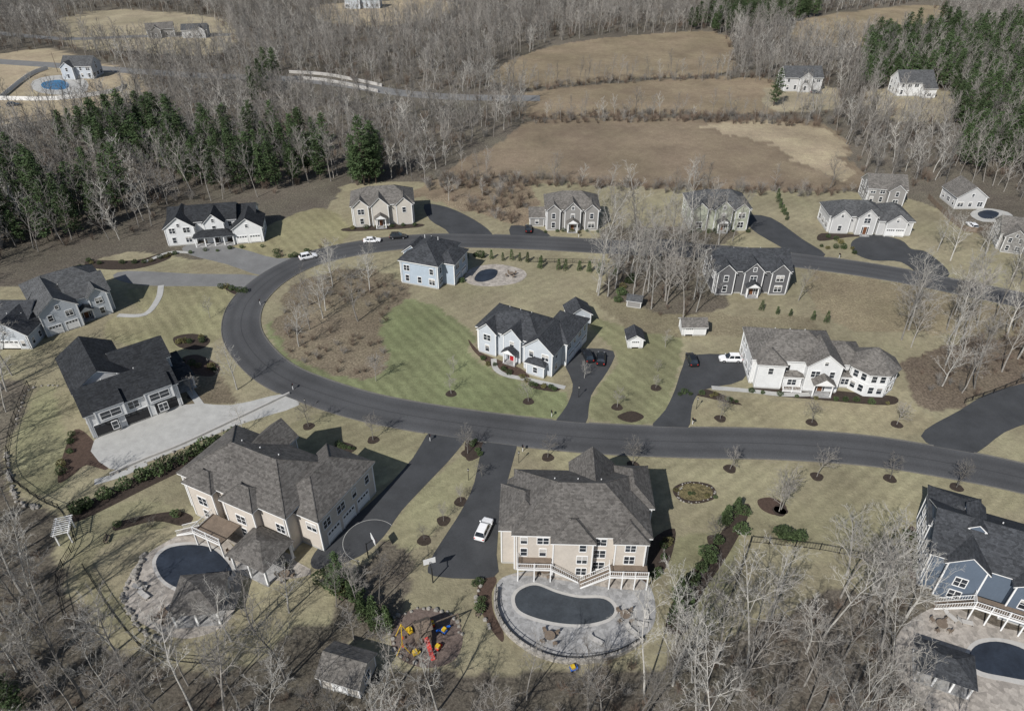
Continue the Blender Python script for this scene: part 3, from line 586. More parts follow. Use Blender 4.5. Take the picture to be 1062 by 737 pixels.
def groundmat():
    m,n,b=nt('ground_grass_and_leaf_litter'); N=n.nodes; L=n.links; tc=N.new('ShaderNodeTexCoord')
    A={}
    for k in ('Col','lit','ma','mb'): q=N.new('ShaderNodeAttribute'); q.attribute_name=k; A[k]=q
    def noi(s,lo,hi,d=6):
        t=N.new('ShaderNodeTexNoise'); t.inputs['Scale'].default_value=s; t.inputs['Detail'].default_value=d; t.inputs['Roughness'].default_value=.7; L.new(tc.outputs['Object'],t.inputs['Vector'])
        r=N.new('ShaderNodeMapRange'); r.inputs[1].default_value=.3; r.inputs[2].default_value=.7; r.inputs[3].default_value=lo; r.inputs[4].default_value=hi; L.new(t.outputs[0],r.inputs[0]); return r.outputs[0],t
    def mth(op,a,bb):
        q=N.new('ShaderNodeMath'); q.operation=op
        for i,v in enumerate((a,bb)):
            if isinstance(v,(int,float)): q.inputs[i].default_value=v
            else: L.new(v,q.inputs[i])
        return q.outputs[0]
    f1,_=noi(.12,.82,1.18); f2,_=noi(1.4,.85,1.15); f4,_=noi(.45,.86,1.14); f3,t3=noi(2.2,-.6,.6)
    f=mth('MULTIPLY',mth('MULTIPLY',f1,f4),f2); f=mth('MULTIPLY',f,mth('ADD',1,mth('MULTIPLY',f3,A['lit'].outputs['Fac'])))
    dis,_=noi(.15,-1.0,1.0,2); wear,_=noi(.05,0.4,1.2,3)
    sp=N.new('ShaderNodeSeparateXYZ'); L.new(tc.outputs['Object'],sp.inputs[0])
    for k,ang,per,am in (('ma',math.radians(35),2.5,.095),('mb',math.radians(-52),2.2,.07)):
        d=mth('ADD',mth('MULTIPLY',sp.outputs[0],math.cos(ang)*2*math.pi/per),mth('MULTIPLY',sp.outputs[1],math.sin(ang)*2*math.pi/per)); d=mth('ADD',d,dis)
        s=mth('MULTIPLY',mth('MULTIPLY',mth('SINE',d,0),am),wear); f=mth('MULTIPLY',f,mth('ADD',1,mth('MULTIPLY',s,A[k].outputs['Fac'])))
    vm=N.new('ShaderNodeVectorMath'); vm.operation='SCALE'; L.new(A['Col'].outputs['Color'],vm.inputs[0]); L.new(f,vm.inputs['Scale'])
    g,_=noi(.06,-.1,.35); mx=N.new('ShaderNodeMix'); mx.data_type='RGBA'; mx.blend_type='MULTIPLY'; L.new(g,mx.inputs[0]); L.new(vm.outputs[0],mx.inputs[6]); mx.inputs[7].default_value=(.83,.97,.8,1)
    L.new(mx.outputs[2],b.inputs['Base Color']); b.inputs['Roughness'].default_value=.97; b.inputs['Specular IOR Level'].default_value=.1
    bp=N.new('ShaderNodeBump'); bp.inputs['Strength'].default_value=.6; bp.inputs['Distance'].default_value=.25; L.new(t3.outputs[0],bp.inputs['Height']); L.new(bp.outputs[0],b.inputs['Normal'])
    return m
me.materials.append(groundmat()); link(bpy.data.objects.new('ground',me))

# ------------------------------------------------------------ vegetation prototypes
def bare_tree(seed,Ht,spread=1.0,trunk=.16,fine=1.0,m='bark',low=.3,up=.35,nm='bare_tree',cnt=None):
    rd=random.Random(seed); mb=MB()
    ns=[6,4,3,2,1]; sd=[6,4,3,3,3]; ch=cnt or [rd.randint(11,14),6,5,5,0]
    if cnt: ns=[5,3,2,1,1]; sd=[5,3,3,3,3]
    def rec(lv,p,d,ln,r):
        n=ns[lv]; pts=[p.copy()]; dd=d.copy(); rr=[r]
        for i in range(n):
            w=[.07,.16,.22,.28,.2][lv]
            dd=(dd+Vector((rd.gauss(0,w),rd.gauss(0,w),rd.gauss(0,w)+(.1*up if lv else .05)))).normalized()
            p=p+dd*(ln/n); pts.append(p.copy()); rr.append(r*(1-.8*(i+1)/n) if lv<3 else (r*.6 if lv==3 and i<n-1 else 0))
        if rr[-1]>0 and lv>0: rr[-1]=r*.25
        mb.path(pts,rr,sd[lv])
        if lv>=4: return
        c=ch[lv]
        for k in range(c):
            t=(low+(1-low)*(k+rd.random())/c) if lv==0 else (.2+.8*(k+rd.random())/c)
            t=min(t,.98); q=t*n; i=int(q); pp=pts[i].lerp(pts[i+1],q-i); td=(pts[i+1]-pts[i]).normalized()
            a=math.radians(rd.uniform(28,58) if lv else rd.uniform(25,60)*spread**.5); ax=td.orthogonal().normalized(); ax.rotate(Matrix.Rotation((k*2.4 if lv<2 else rd.uniform(0,6.28)),3,td))
            cd=td.copy(); cd.rotate(Matrix.Rotation(a,3,ax)); cd=(cd+Vector((0,0,up*.6))).normalized()
            cl=ln*([.42*spread,.5,.5,.55][lv])*(1.15-.6*t if lv==0 else 1.05-.5*t)*rd.uniform(.75,1.2)
            rec(lv+1,pp,cd,cl,max(r*(1-.8*t)*[.55,.55,.6,.7][lv],[.045,.024,.015,.0115][lv]*fine))
    rec(0,Vector((0,0,-.1)),Vector((0,0,1)),Ht,trunk)
    return mb.mesh(nm,[M[m]])
def pine(seed,Ht,R,m='pine'):
    rd=random.Random(seed); mb=MB(); mb.path([(0,0,-.1),(rd.uniform(-.2,.2),rd.uniform(-.2,.2),Ht*.5),(0,0,Ht*.98)],[.24,.15,.02],6,1)
    z=Ht*.16; 
    while z<Ht*.985:
        t=(z/Ht-.16)/.84; L0=R*(min(1,.5+t*2))*(1-t)**.6*(1+.15*math.sin(t*19+seed))+.3; nb=rd.randint(5,7); a0=rd.random()*6.28
        for k in range(nb):
            if rd.random()<.12: continue
            a=a0+6.283*k/nb+rd.uniform(-.3,.3); L=L0*rd.uniform(.5,1.25); el=rd.uniform(-.1,.3)+t*.35; d=Vector((math.cos(a)*math.cos(el),math.sin(a)*math.cos(el),math.sin(el)))
            p0=Vector((0,0,z)); mb.path([p0,p0+d*L],[.05,.0],3,1)
            nc=max(2,int(L/.5))
            for c in range(nc):
                s=(.25+.75*(c+.6)/nc); ctr=p0+d*L*s+Vector((rd.gauss(0,.22),rd.gauss(0,.22),rd.gauss(0,.1)+.05))
                for q in range(5):
                    u=Vector((rd.gauss(0,1),rd.gauss(0,1),rd.gauss(0,.5)+.25)).normalized(); w=u.orthogonal().normalized(); w.rotate(Matrix.Rotation(rd.random()*6.28,3,u)); ll=rd.uniform(.35,.75); ww=rd.uniform(.12,.26)
                    c2=ctr+Vector((rd.gauss(0,.2),rd.gauss(0,.2),rd.gauss(0,.12)))
                    mb.poly([c2-w*ww,c2+u*ll*.5-w*ww*.7,c2+u*ll,c2+u*ll*.5+w*ww])
        z+=rd.uniform(.42,.66)*(Ht/15)
    return mb.mesh('pine_tree',[M[m],M['pinetrunk']])
def shrub(seed,rx,rz,n,m='shrub',cone=0,leaf=.16,nm='evergreen_shrub'):
    rd=random.Random(seed); mb=MB()
    for i in range(n):
        th=rd.uniform(0,6.28); cz=rd.uniform(-1,1); q=math.sqrt(1-cz*cz); rr=rd.uniform(.7,1.0)**.5
        bump=1+.16*math.sin(3*th+seed)+.12*math.sin(5*th+4*cz+seed*2)+rd.gauss(0,.05)
        z=rz*(1+cz)*.5; k=(1-cone*(z/rz))
        if cone: q=1
        p=Vector((rx*q*rr*bump*k*math.cos(th),rx*q*rr*bump*k*math.sin(th),z*(1 if cone else rd.uniform(.9,1.05))+.05))
        u=Vector((rd.gauss(0,1),rd.gauss(0,1),rd.gauss(0,.8)+.3)).normalized(); w=u.orthogonal().normalized(); w.rotate(Matrix.Rotation(rd.random()*6.28,3,u)); l=leaf*rd.uniform(.7,1.4)
        mb.poly([p-w*l*.5,p+u*l-w*l*.3,p+u*l*1.3,p+u*l*.7+w*l*.5])
    for k in range(4): a=k*1.6; mb.path([(0,0,0),(math.cos(a)*rx*.4,math.sin(a)*rx*.4,rz*.6)],[.05,.01],3,1)
    return mb.mesh(nm,[M[m],M['pinetrunk']])
def twigbush(seed,Ht,m='twigred'):
    rd=random.Random(seed); mb=MB()
    for k in range(14):
        a=rd.uniform(0,6.28); s=rd.uniform(.15,.7); d=Vector((math.cos(a)*s,math.sin(a)*s,1)).normalized(); L=Ht*rd.uniform(.6,1); p0=Vector((rd.gauss(0,.12),rd.gauss(0,.12),0)); mb.path([p0,p0+d*L*.5,p0+d*L+Vector((rd.gauss(0,.1),rd.gauss(0,.1),0))],[.02,.015,0],3)
        for j in range(8):
            t=rd.uniform(.25,1); p=p0+d*L*t; u=(d+Vector((rd.gauss(0,.6),rd.gauss(0,.6),rd.gauss(0,.3)))).normalized(); l=Ht*rd.uniform(.2,.4); mb.path([p,p+u*l],[.015,0],3)
            for q in range(2):
                p2=p+u*l*rd.uniform(.3,.8); u2=(u+Vector((rd.gauss(0,.7),rd.gauss(0,.7),rd.gauss(0,.3)))).normalized(); mb.path([p2,p2+u2*l*.5],[.011,0],3)
    return mb.mesh('bare_bush',[M[m]])
FOR=[bare_tree(100+i,[15,17,13,16,18,14][i],[.85,.8,.95,.75,.85,1.0][i],.17,1.15,['bark','bark','barkpale','bark','barkpale','bark'][i],[.35,.45,.3,.4,.45,.3][i]) for i in range(6)]
FAR=[bare_tree(150+i,[15,17,13,16,18,14][i],[.9,.85,1.0,.8,.9,1.0][i],.18,2.2,['bark','bark','barkpale','bark','bark','bark'][i],[.3,.35,.25,.3,.35,.25][i],cnt=[11,5,4,2,0]) for i in range(6)]
ORN=[bare_tree(200+i,[4.6,5.4,5.0][i],1.25,.075,.75,'bark',.3,.25,'ornamental_tree') for i in range(3)]
YRD=[bare_tree(300+i,[12,14,13][i],1.15,.2,1.0,['barkpale','bark','barkpale'][i],.25,.35) for i in range(3)]
PIN=[pine(400+i,[16,19,14,17][i],[3.6,4.2,3.4,3.5][i]) for i in range(4)]
SHR=[shrub(500+i,[.8,1.0,.7][i],[1.1,1.4,1.0][i],420) for i in range(3)]+[shrub(504,.8,1.0,400,'shrubgold')]
ARB=[shrub(510+i,[.75,.9][i],[3.2,3.8][i],650,cone=.75,nm='arborvitae') for i in range(2)]
BSH=[twigbush(520+i,[1.6,2.2,1.9][i],['twigred','bark','twigred'][i]) for i in range(3)]
def place(me,x,y,s=1,name=None,rot=None):
    o=bpy.data.objects.new(name or me.name.split('.')[0],me); link(o); o.location=(x,y,0); o.rotation_euler=(random.gauss(0,.03),random.gauss(0,.03),random.uniform(0,6.28) if rot is None else rot); o.scale=(s*random.uniform(.93,1.07),s*random.uniform(.93,1.07),s*random.uniform(.93,1.07)); return o
def sample(px,sp,seed=0,thin=0,hard=True):
    P=catmull(GP(px),3,True); P2=np.array(P); r=np.random.default_rng(seed+11); x0,y0=P2.min(0); x1,y1=P2.max(0)
    gx,gy=np.meshgrid(np.arange(x0,x1,sp),np.arange(y0,y1,sp)); gx=(gx+r.uniform(-.5,.5,gx.shape)*sp).ravel(); gy=(gy+r.uniform(-.5,.5,gy.shape)*sp).ravel()
    k=inpoly(gx,gy,P)
    if thin: k&=(vnoise(gx+500,gy,14,seed+3)*.7+r.random(gx.shape)*.3)>thin
    for cx,cy,R in HC: k&=(gx-cx)**2+(gy-cy)**2>R*R
    if hard:
        for D in HARD: 
            k&=~inpoly(gx,gy,D)
    return np.stack([gx[k],gy[k]],1)
def scatter(name,pts,meshes,smin,smax,seed=0):
    if len(pts)==0: return
    c=bpy.data.collections.new(name+'_kinds')
    for i,m_ in enumerate(meshes): o=bpy.data.objects.new(name+'_kind',m_); c.objects.link(o)
    r=np.random.default_rng(seed); n=len(pts); me=bpy.data.meshes.new(name); me.vertices.add(n); me.vertices.foreach_set('co',np.concatenate([pts,np.zeros((n,1))],1).ravel())
    a=me.attributes.new('rot','FLOAT_VECTOR','POINT'); a.data.foreach_set('vector',np.stack([r.normal(0,.05,n),r.normal(0,.05,n),r.uniform(0,6.28,n)],1).ravel())
    a=me.attributes.new('scl','FLOAT_VECTOR','POINT'); s=r.uniform(smin,smax,n); a.data.foreach_set('vector',np.stack([s*r.uniform(.85,1.15,n),s*r.uniform(.85,1.15,n),s],1).ravel())
    a=me.attributes.new('kind','INT','POINT'); a.data.foreach_set('value',r.integers(0,len(meshes),n).astype(np.int32))
    o=link(bpy.data.objects.new(name,me)); g=bpy.data.node_groups.new(name,'GeometryNodeTree')
    g.interface.new_socket('Geometry',in_out='INPUT',socket_type='NodeSocketGeometry'); g.interface.new_socket('Geometry',in_out='OUTPUT',socket_type='NodeSocketGeometry')
    N=g.nodes; L=g.links; i=N.new('NodeGroupInput'); ou=N.new('NodeGroupOutput'); ip=N.new('GeometryNodeInstanceOnPoints'); ci=N.new('GeometryNodeCollectionInfo'); ci.inputs['Collection'].default_value=c
    ci.inputs['Separate Children'].default_value=True; ci.inputs['Reset Children'].default_value=True; ip.inputs['Pick Instance'].default_value=True
    def na(k,t): q=N.new('GeometryNodeInputNamedAttribute'); q.data_type=t; q.inputs['Name'].default_value=k; return q.outputs[0]
    L.new(i.outputs[0],ip.inputs['Points']); L.new(ci.outputs[0],ip.inputs['Instance']); L.new(na('kind','INT'),ip.inputs['Instance Index'])
    e2r=N.new('FunctionNodeEulerToRotation'); L.new(na('rot','FLOAT_VECTOR'),e2r.inputs[0]); L.new(e2r.outputs[0],ip.inputs['Rotation']); L.new(na('scl','FLOAT_VECTOR'),ip.inputs['Scale']); L.new(ip.outputs[0],ou.inputs[0])
    md=o.modifiers.new('scatter','NODES'); md.node_group=g; print(name,n)
fw=[]
BIG=[[(-120,300),(0,272),(80,258),(160,240),(178,212),(250,208),(340,192),(400,188),(440,192),(480,160),(540,126),(545,96),(508,78),(560,50),(620,38),(735,32),(760,20),(820,18),(960,2),(1000,-12),(700,-30),(300,-35),(0,-32),(-80,-20),(-200,60)],
     [(735,36),(815,22),(850,46),(965,40),(1130,10),(1250,60),(1250,215),(1100,215),(1062,212),(1020,190),(960,196),(900,186),(875,150),(848,128),(806,114),(808,96),(780,80),(755,72)],
     [(960,10),(1130,-25),(1250,0),(1130,20),(980,35)]]
clear=[GP(z[0]) for z in Z[20:]]
for q,b in enumerate(BIG):
    P=sample(b,5.2,q,.2); k=np.ones(len(P),bool)
    for cpoly in clear: k&=~inpoly(P[:,0],P[:,1],cpoly)
    fw.append(P[k])
fw=np.concatenate(fw)
scatter('bare_woodland',fw,FAR,.55,.98,1)
hr=np.concatenate([sample([(470,178),(560,188),(700,195),(880,198),(885,203),(700,201),(560,194),(460,190)],6.5,5,.25),sample([(545,121),(700,117),(850,125),(850,130),(700,124),(550,128)],6,6,.1),sample([(545,88),(660,80),(790,77),(790,84),(660,86),(550,96)],5,7,.1)])
scatter('hedgerow_trees',hr,FAR,.35,.7,8)
und=np.concatenate([sample(b,8,20+q,.3) for q,b in enumerate(BIG)])
k=np.ones(len(und),bool)
for cpoly in clear: k&=~inpoly(und[:,0],und[:,1],cpoly)
scatter('woodland_brush',und[k],BSH,1.0,2.2,2)
scatter('hedgerow_brush',np.concatenate([sample([(455,184),(560,186),(700,193),(890,196),(890,204),(700,201),(560,194),(440,196)],2.6,31,.15),sample([(545,122),(700,117),(850,125),(850,132),(700,127),(550,129)],2.8,32),sample([(540,92),(660,82),(790,78),(790,82),(660,86),(545,96)],3.4,36),sample([(440,194),(540,196),(545,236),(500,224)],3.2,33,.4)]),BSH,.8,1.9,3)
PP=[sample([(-60,268),(-60,195),(10,190),(60,196),(120,200),(128,228),(70,250),(0,262)],6.0,41,.12),sample([(108,170),(108,136),(180,130),(194,158),(160,176)],6.5,42),sample([(180,188),(190,158),(260,148),(335,160),(342,188),(270,200)],6.5,43,.2),
    sample([(895,90),(910,46),(985,36),(1062,38),(1180,55),(1180,170),(1050,180),(990,168),(985,120)],6.3,44,.16),sample([(700,32),(790,8),(860,10),(800,32)],9,45),sample([(360,194),(364,180),(396,176),(402,192)],5,46),sample([(60,165),(60,140),(110,130),(112,165)],9,47,.3),sample([(250,110),(250,90),(280,88),(285,110)],9,48,.3)]
PP=np.concatenate(PP); k=np.ones(len(PP),bool)
for cpoly in clear: k&=~inpoly(PP[:,0],PP[:,1],cpoly)
scatter('pine_stand',PP[k],PIN,.65,1.0,4)
for px,py,s in ((802,110,.8),(277,92,.9),(286,88,.85),(378,192,1.1),(390,190,.95),(352,612,.42),(366,622,.3),(20,742,.55),(-8,728,.6)): x_,y_=G(px,py); place(random.choice(PIN),x_,y_,s)
def trees(px,sp,seed,thin,meshes,s0,s1):
    P=sample(px,sp,seed,thin); print('trees',len(P))
    for x_,y_ in P: place(random.choice(meshes),x_,y_,random.uniform(s0,s1))
trees([(625,240),(765,242),(740,268),(745,300),(735,325),(690,332),(650,322),(612,300),(630,275)],4.8,51,.12,FOR+YRD,.75,1.15)
trees([(310,300),(360,284),(405,290),(400,330),(395,372),(345,380),(300,350)],9,52,.35,YRD,.6,.9)
trees([(940,310),(1062,335),(1100,330),(1100,380),(1010,410),(960,395),(930,350)],5.8,53,.2,FOR+YRD,.75,1.15)
trees([(955,248),(1062,270),(1100,300),(1000,290)],8,54,.25,YRD,.65,.9)
trees([(-60,385),(20,390),(12,430),(0,480),(10,530),(50,555),(45,600),(75,655),(150,696),(250,702),(330,690),(330,790),(-60,790)],4.7,55,.14,FOR,.65,1.12)
trees([(330,704),(480,706),(600,704),(690,702),(740,690),(745,820),(330,820)],5.0,56,.2,FOR,.55,.95)
trees([(700,668),(790,652),(850,620),(925,602),(925,660),(945,735),(960,820),(740,820)],4.7,57,.14,FOR,.65,1.08)
trees([(345,610),(395,580),(420,600),(400,660),(350,670)],4.8,58,.2,FOR,.45,.75)
trees([(960,745),(1100,750),(1100,820),(950,810)],6,59,.25,FOR,.6,.85)
trees([(440,196),(540,200),(540,228),(480,215)],12,60,.3,YRD,.4,.6)
for px,py,s in ((246,404,.75),(620,216,.6),(634,214,.55),(575,190,.7),(720,192,.6),(860,196,.8),(990,345,1),(345,296,.8),(335,330,.75),(606,392,.3),(660,262,.9),(252,448,.5),(905,612,1.15),(878,596,1.0),(264,655,.8),(800,640,.95),(828,312,.6),(240,665,.75),(940,640,.9),(120,675,.85),(300,635,.75),(925,622,.9)):
    x_,y_=G(px,py); place(random.choice(YRD),x_,y_,s)
for px,py,s in ((320,442,1),(387,456,1.05),(568,474,1),(656,482,1),(757,486,1),(847,494,1),(923,496,1),(992,505,1.1),(747,434,.95),(842,438,1),(930,440,.95),(468,408,.9),(548,416,.8),(640,422,.8),(690,360,.8),(485,470,1),(810,528,1.4),(808,530,1.1),(218,330,.8),(470,386,.8),(500,494,.6),(478,520,.6),(460,540,.6),(440,560,.6),(200,410,.9),(390,395,1.1),(300,350,.9),(680,402,.6),(682,385,.6),(740,560,1)):
    x_,y_=G(px,py); place(random.choice(ORN),x_,y_,s)
    if py>400: disc(px,py,1.1)
def row(px,sp,meshes,s0,s1,jit=.2,name=None):
    P=dens(catmull(GP(px),4),sp)
    for x_,y_ in P: place(random.choice(meshes),x_+random.gauss(0,jit),y_+random.gauss(0,jit),random.uniform(s0,s1),name)
row([(80,532),(150,496),(242,454)],1.7,SHR[:3],1.3,1.75)
row([(702,645),(712,615),(738,575),(766,535)],2.2,SHR[:3]+ARB[:1],.9,1.6,.7)
row([(745,545),(765,530)],2,ARB,.8,1.0,.4)
row([(560,278),(640,284)],2.0,ARB,.7,1.0,.3); row([(500,268),(560,272)],2.0,ARB,.6,.85,.3); row([(792,322),(856,334)],2.2,ARB,.55,.8,.3); row([(455,268),(478,292)],2.5,SHR,.9,1.3,.3)
row([(372,630),(388,645),(402,652)],3,ARB,.9,1.3,.5); row([(345,605),(362,620)],2.5,SHR,1.5,2.3,.5)
row([(498,372),(512,380),(545,394)],1.5,SHR,.5,.8,.3); row([(552,399),(576,404)],1.5,SHR,.4,.7,.2)
row([(780,407),(845,413),(920,419)],1.8,SHR,.4,.8,.3); row([(705,408),(735,410),(765,417)],2.2,SHR,.4,.7,.4)
row([(285,262),(300,268),(338,255)],2.5,SHR+BSH,.6,1.1,.8); row([(95,274),(150,272),(172,266)],2.2,SHR,.6,1.1,.6); row([(180,263),(270,257)],2.6,SHR,.5,.8,.4)
row([(366,238),(430,234)],2,SHR,.5,.9,.3); row([(566,241),(620,241)],2,SHR,.5,.9,.3); row([(714,241),(774,241)],2,SHR,.5,.9,.3); row([(860,246),(885,262)],2,SHR,.6,1,.5); row([(806,205),(815,228)],2.4,ARB,.6,.8,.2)
row([(808,556),(826,558)],3.0,SHR[:3],1.1,1.4,.2); row([(186,355),(212,352)],1.6,SHR,.5,.9,.5); row([(190,375),(222,384)],1.6,SHR,.5,.9,.6); row([(228,298),(256,302)],2,SHR,.6,1,.4)
row([(498,600),(498,640)],1.6,SHR,.5,1,.5); row([(678,598),(692,560)],1.6,SHR+BSH,.6,1,.4); row([(125,545),(190,536)],1.8,SHR+BSH,.6,1,.5); row([(62,490),(80,450)],2,SHR,.6,1,.4); row([(486,456),(500,470)],1.6,SHR,.4,.7,.5)
row([(462,268),(500,266)],2.4,SHR,.8,1.2,.4); row([(655,290),(640,310)],3,SHR,1,1.5,.6); row([(350,462),(365,466)],1.4,SHR,.4,.6,.2); row([(944,560),(950,590)],1.5,SHR,.8,1.1,.2); row([(700,510),(738,512)],1.2,SHR,.3,.5,.5)
row([(850,255),(880,258)],2,SHR,.5,.9,.8);row([(40,300),(90,272)],4,SHR,.6,1,.8); row([(250,560),(300,585)],2,SHR+BSH,.5,.8,.5)
for q in sample([(298,305),(355,286),(415,300),(402,330),(398,372),(376,390),(335,384),(296,360)],2.6,71,.35): place(random.choice(BSH),q[0],q[1],random.uniform(.5,1.0))
for q in sample([(940,380),(1010,352),(1062,335),(1070,395),(1005,412),(960,408)],2.8,72,.35): place(random.choice(BSH),q[0],q[1],random.uniform(.6,1.1))
for q in sample([(640,240),(760,245),(740,300),(735,325),(650,320)],4,73,.3): place(random.choice(BSH),q[0],q[1],random.uniform(.7,1.1))
for q in sample([(330,700),(740,690),(745,790),(330,790)],3.2,74,.35): place(random.choice(BSH),q[0],q[1],random.uniform(.6,1.1))
for q in sample([(0,540),(60,600),(140,700),(330,700),(330,770),(0,770)],3.4,75,.35): place(random.choice(BSH),q[0],q[1],random.uniform(.6,1.1))
for q in sample([(740,670),(860,630),(930,620),(950,770),(740,770)],3.4,76,.35): place(random.choice(BSH),q[0],q[1],random.uniform(.6,1.1))

# ------------------------------------------------------------ vehicles & furniture
def car(name,px,py,ang,paint,suv=True):
    x_,y_=G(px,py); e=empty(name,(x_,y_,.04),math.radians(ang)); b=MB(); g=MB(); w=MB(); l=MB(); r_=MB()
    zt=1.0 if suv else .88; top=1.72 if suv else 1.42; S=[(-2.35,.7,.45,.85),(-2.25,.86,.3,zt),(-1.5,.93,.28,zt+.02),(.9,.93,.28,zt),(1.5,.92,.28,zt-.08),(2.15,.84,.3,zt-.2),(2.38,.68,.4,.62)]
    rings=[]
    for (sx,hw,z0,z1) in S:
        rings.append([(sx,-hw*.93,z0),(sx,-hw,z0+.25),(sx,-hw,z1-.15),(sx,-hw*.86,z1),(sx,hw*.86,z1),(sx,hw,z1-.15),(sx,hw,z0+.25),(sx,hw*.93,z0)])
    for A,B in zip(rings,rings[1:]):
        for i in range(8): j=(i+1)%8; b.poly([A[i],A[j],B[j],B[i]])
    b.poly(rings[0][::-1]); b.poly(rings[-1])
    rb=-2.1 if suv else -1.7; lo=[(rb,-.8,zt),(1.05,-.8,zt-.01),(1.05,.8,zt-.01),(rb,.8,zt)]; hi=[(rb+.35,-.62,top-.06),(.25,-.62,top-.06),(.25,.62,top-.06),(rb+.35,.62,top-.06)]
    g.hexa(lo,hi); b.hexa([(p[0],p[1]*1.03,p[2]) for p in hi],[(hi[0][0]+.1,-.55,top),(.12,-.55,top),(.12,.55,top),(hi[0][0]+.1,.55,top)])
    for sx in (rb+.15,-.6,.62):
        for sy in (-1,1):
            xh=sx+(.2 if sx<-.7 else (0 if sx<0 else -.38)); b.hexa([(sx-.06,sy*.815,zt),(sx+.06,sy*.815,zt),(sx+.06,sy*.78,zt),(sx-.06,sy*.78,zt)],[(xh-.05,sy*.645,top-.06),(xh+.05,sy*.645,top-.06),(xh+.05,sy*.6,top-.06),(xh-.05,sy*.6,top-.06)])
    for sx in (-1.45,1.45):
        for sy in (-1,1):
            c=[]; 
            for yy in (sy*.95,sy*.7): c.append([(sx+.35*math.cos(i*.5236),yy,.35+.35*math.sin(i*.5236)) for i in range(12)])
            w.hexa(c[0],c[1]); r_.poly([(sx+.2*math.cos(i*.7854),sy*.957,.35+.2*math.sin(i*.7854)) for i in range(8)])
    for sy in (-.62,.62): l.box(2.18,2.34,sy-.16,sy+.16,.62,.74); 
    tl=MB()
    for sy in (-.68,.68): tl.box(-2.36,-2.26,sy-.12,sy+.12,.72,.9)
    for sy in (-1,1): b.box(.85,1.0,sy*.93-.12,sy*.93+.12,zt+.0,zt+.15)
    b.obj('body',[paint],e); g.obj('windows',[M['glass']],e); w.obj('tyres',[M['tire']],e); r_.obj('wheel_hubs',[M['chrome']],e); l.obj('headlights',[M['chrome']],e); tl.obj('tail_lights',[M['red']],e)
def paint(n,c): return mat('car_paint_'+n,c,.25,1,.03,spec=.6)
pw=paint('white',(.75,.75,.75)); pk=paint('black',(.015,.016,.018)); ps=paint('silver',(.4,.41,.42)); pd=paint('dark_grey',(.06,.065,.07))
for n,a,b,c,p,s in (('parked_suv',502,551,72,pw,True),('parked_suv',609,371,100,pk,True),('parked_car',623,374,82,pk,False),('parked_suv',717,375,92,pk,True),('parked_suv',757,374,178,pw,True),('parked_car',386,251,8,pw,False),('parked_suv',413,247,5,pk,True),('parked_suv',320,268,28,pw,True),('parked_car',548,239,90,pk,False),('parked_car',846,97,0,pd,False),('parked_car',14,110,20,pd,True),('parked_car',1008,236,90,pw,False)): car(n,a,b,c,p,s)
def simple(name,px,py,ang,build,mats):
    x_,y_=G(px,py); mb=MB(); build(mb); o=mb.obj(name,mats); o.location=(x_,y_,.03); o.rotation_euler=(0,0,math.radians(ang)); return o
def hoop(m):
    m.cyl(0,0,0,3.2,.09,n=8,m=0); m.hexa([(-.06,-.06,3.0),(.06,-.06,3.0),(.06,.06,3.0),(-.06,.06,3.0)],[(-.06,-1.1,3.3),(.06,-1.1,3.3),(.06,-1,3.4),(-.06,-1,3.4)]); m.box(-.9,.9,-1.18,-1.12,2.9,4.0,1)
    for i in range(12):
        a=i*math.pi/6; b=a+math.pi/6; m.path([(.23*math.cos(a),-1.45+.23*math.sin(a),3.05),(.23*math.cos(b),-1.45+.23*math.sin(b),3.05)],[.02,.02],4,2)
simple('basketball_hoop',449,604,200,hoop,[M['black'],M['white'],M['red']]); simple('basketball_hoop',382,578,120,hoop,[M['black'],M['white'],M['red']])
def table(m):
    m.cyl(0,0,.7,.76,.75,n=14); m.cyl(0,0,0,.7,.06,n=6)
    for i in range(4):
        a=i*math.pi/2+.4; cx,cy=1.15*math.cos(a),1.15*math.sin(a); m.box(cx-.25,cx+.25,cy-.25,cy+.25,.4,.46,1)
        bx,by=cx+.24*math.cos(a),cy+.24*math.sin(a); m.box(bx-.22,bx+.22,by-.04,by+.04,.46,.95,1)
        for u in (-.2,.2):
            for v in (-.2,.2): m.box(cx+u-.02,cx+u+.02,cy+v-.02,cy+v+.02,0,.4,1)
for a in ((565,594),(610,600),(648,640),(245,575),(170,640),(975,650),(530,286),(296,598),(570,662)): simple('patio_table_set',a[0],a[1],random.uniform(0,90),table,[M['wood'],M['wood']]).location.z=.06
def lounger(m):
    m.box(-.35,.35,-1,.4,.3,.38); m.hexa([(-.35,.4,.3),(.35,.4,.3),(.35,.48,.3),(-.35,.48,.3)],[(-.35,1.0,.75),(.35,1.0,.75),(.35,1.05,.7),(-.35,1.05,.7)])
    for u in (-.3,.3):
        for v in (-.9,.3): m.box(u-.03,u+.03,v-.03,v+.03,0,.3,1)
for a in ((655,655),(664,648),(670,640),(618,665),(150,618),(146,610),(985,640),(1000,646)): simple('lounge_chair',a[0],a[1],random.uniform(0,180),lounger,[M['coping'],M['black']]).location.z=.06
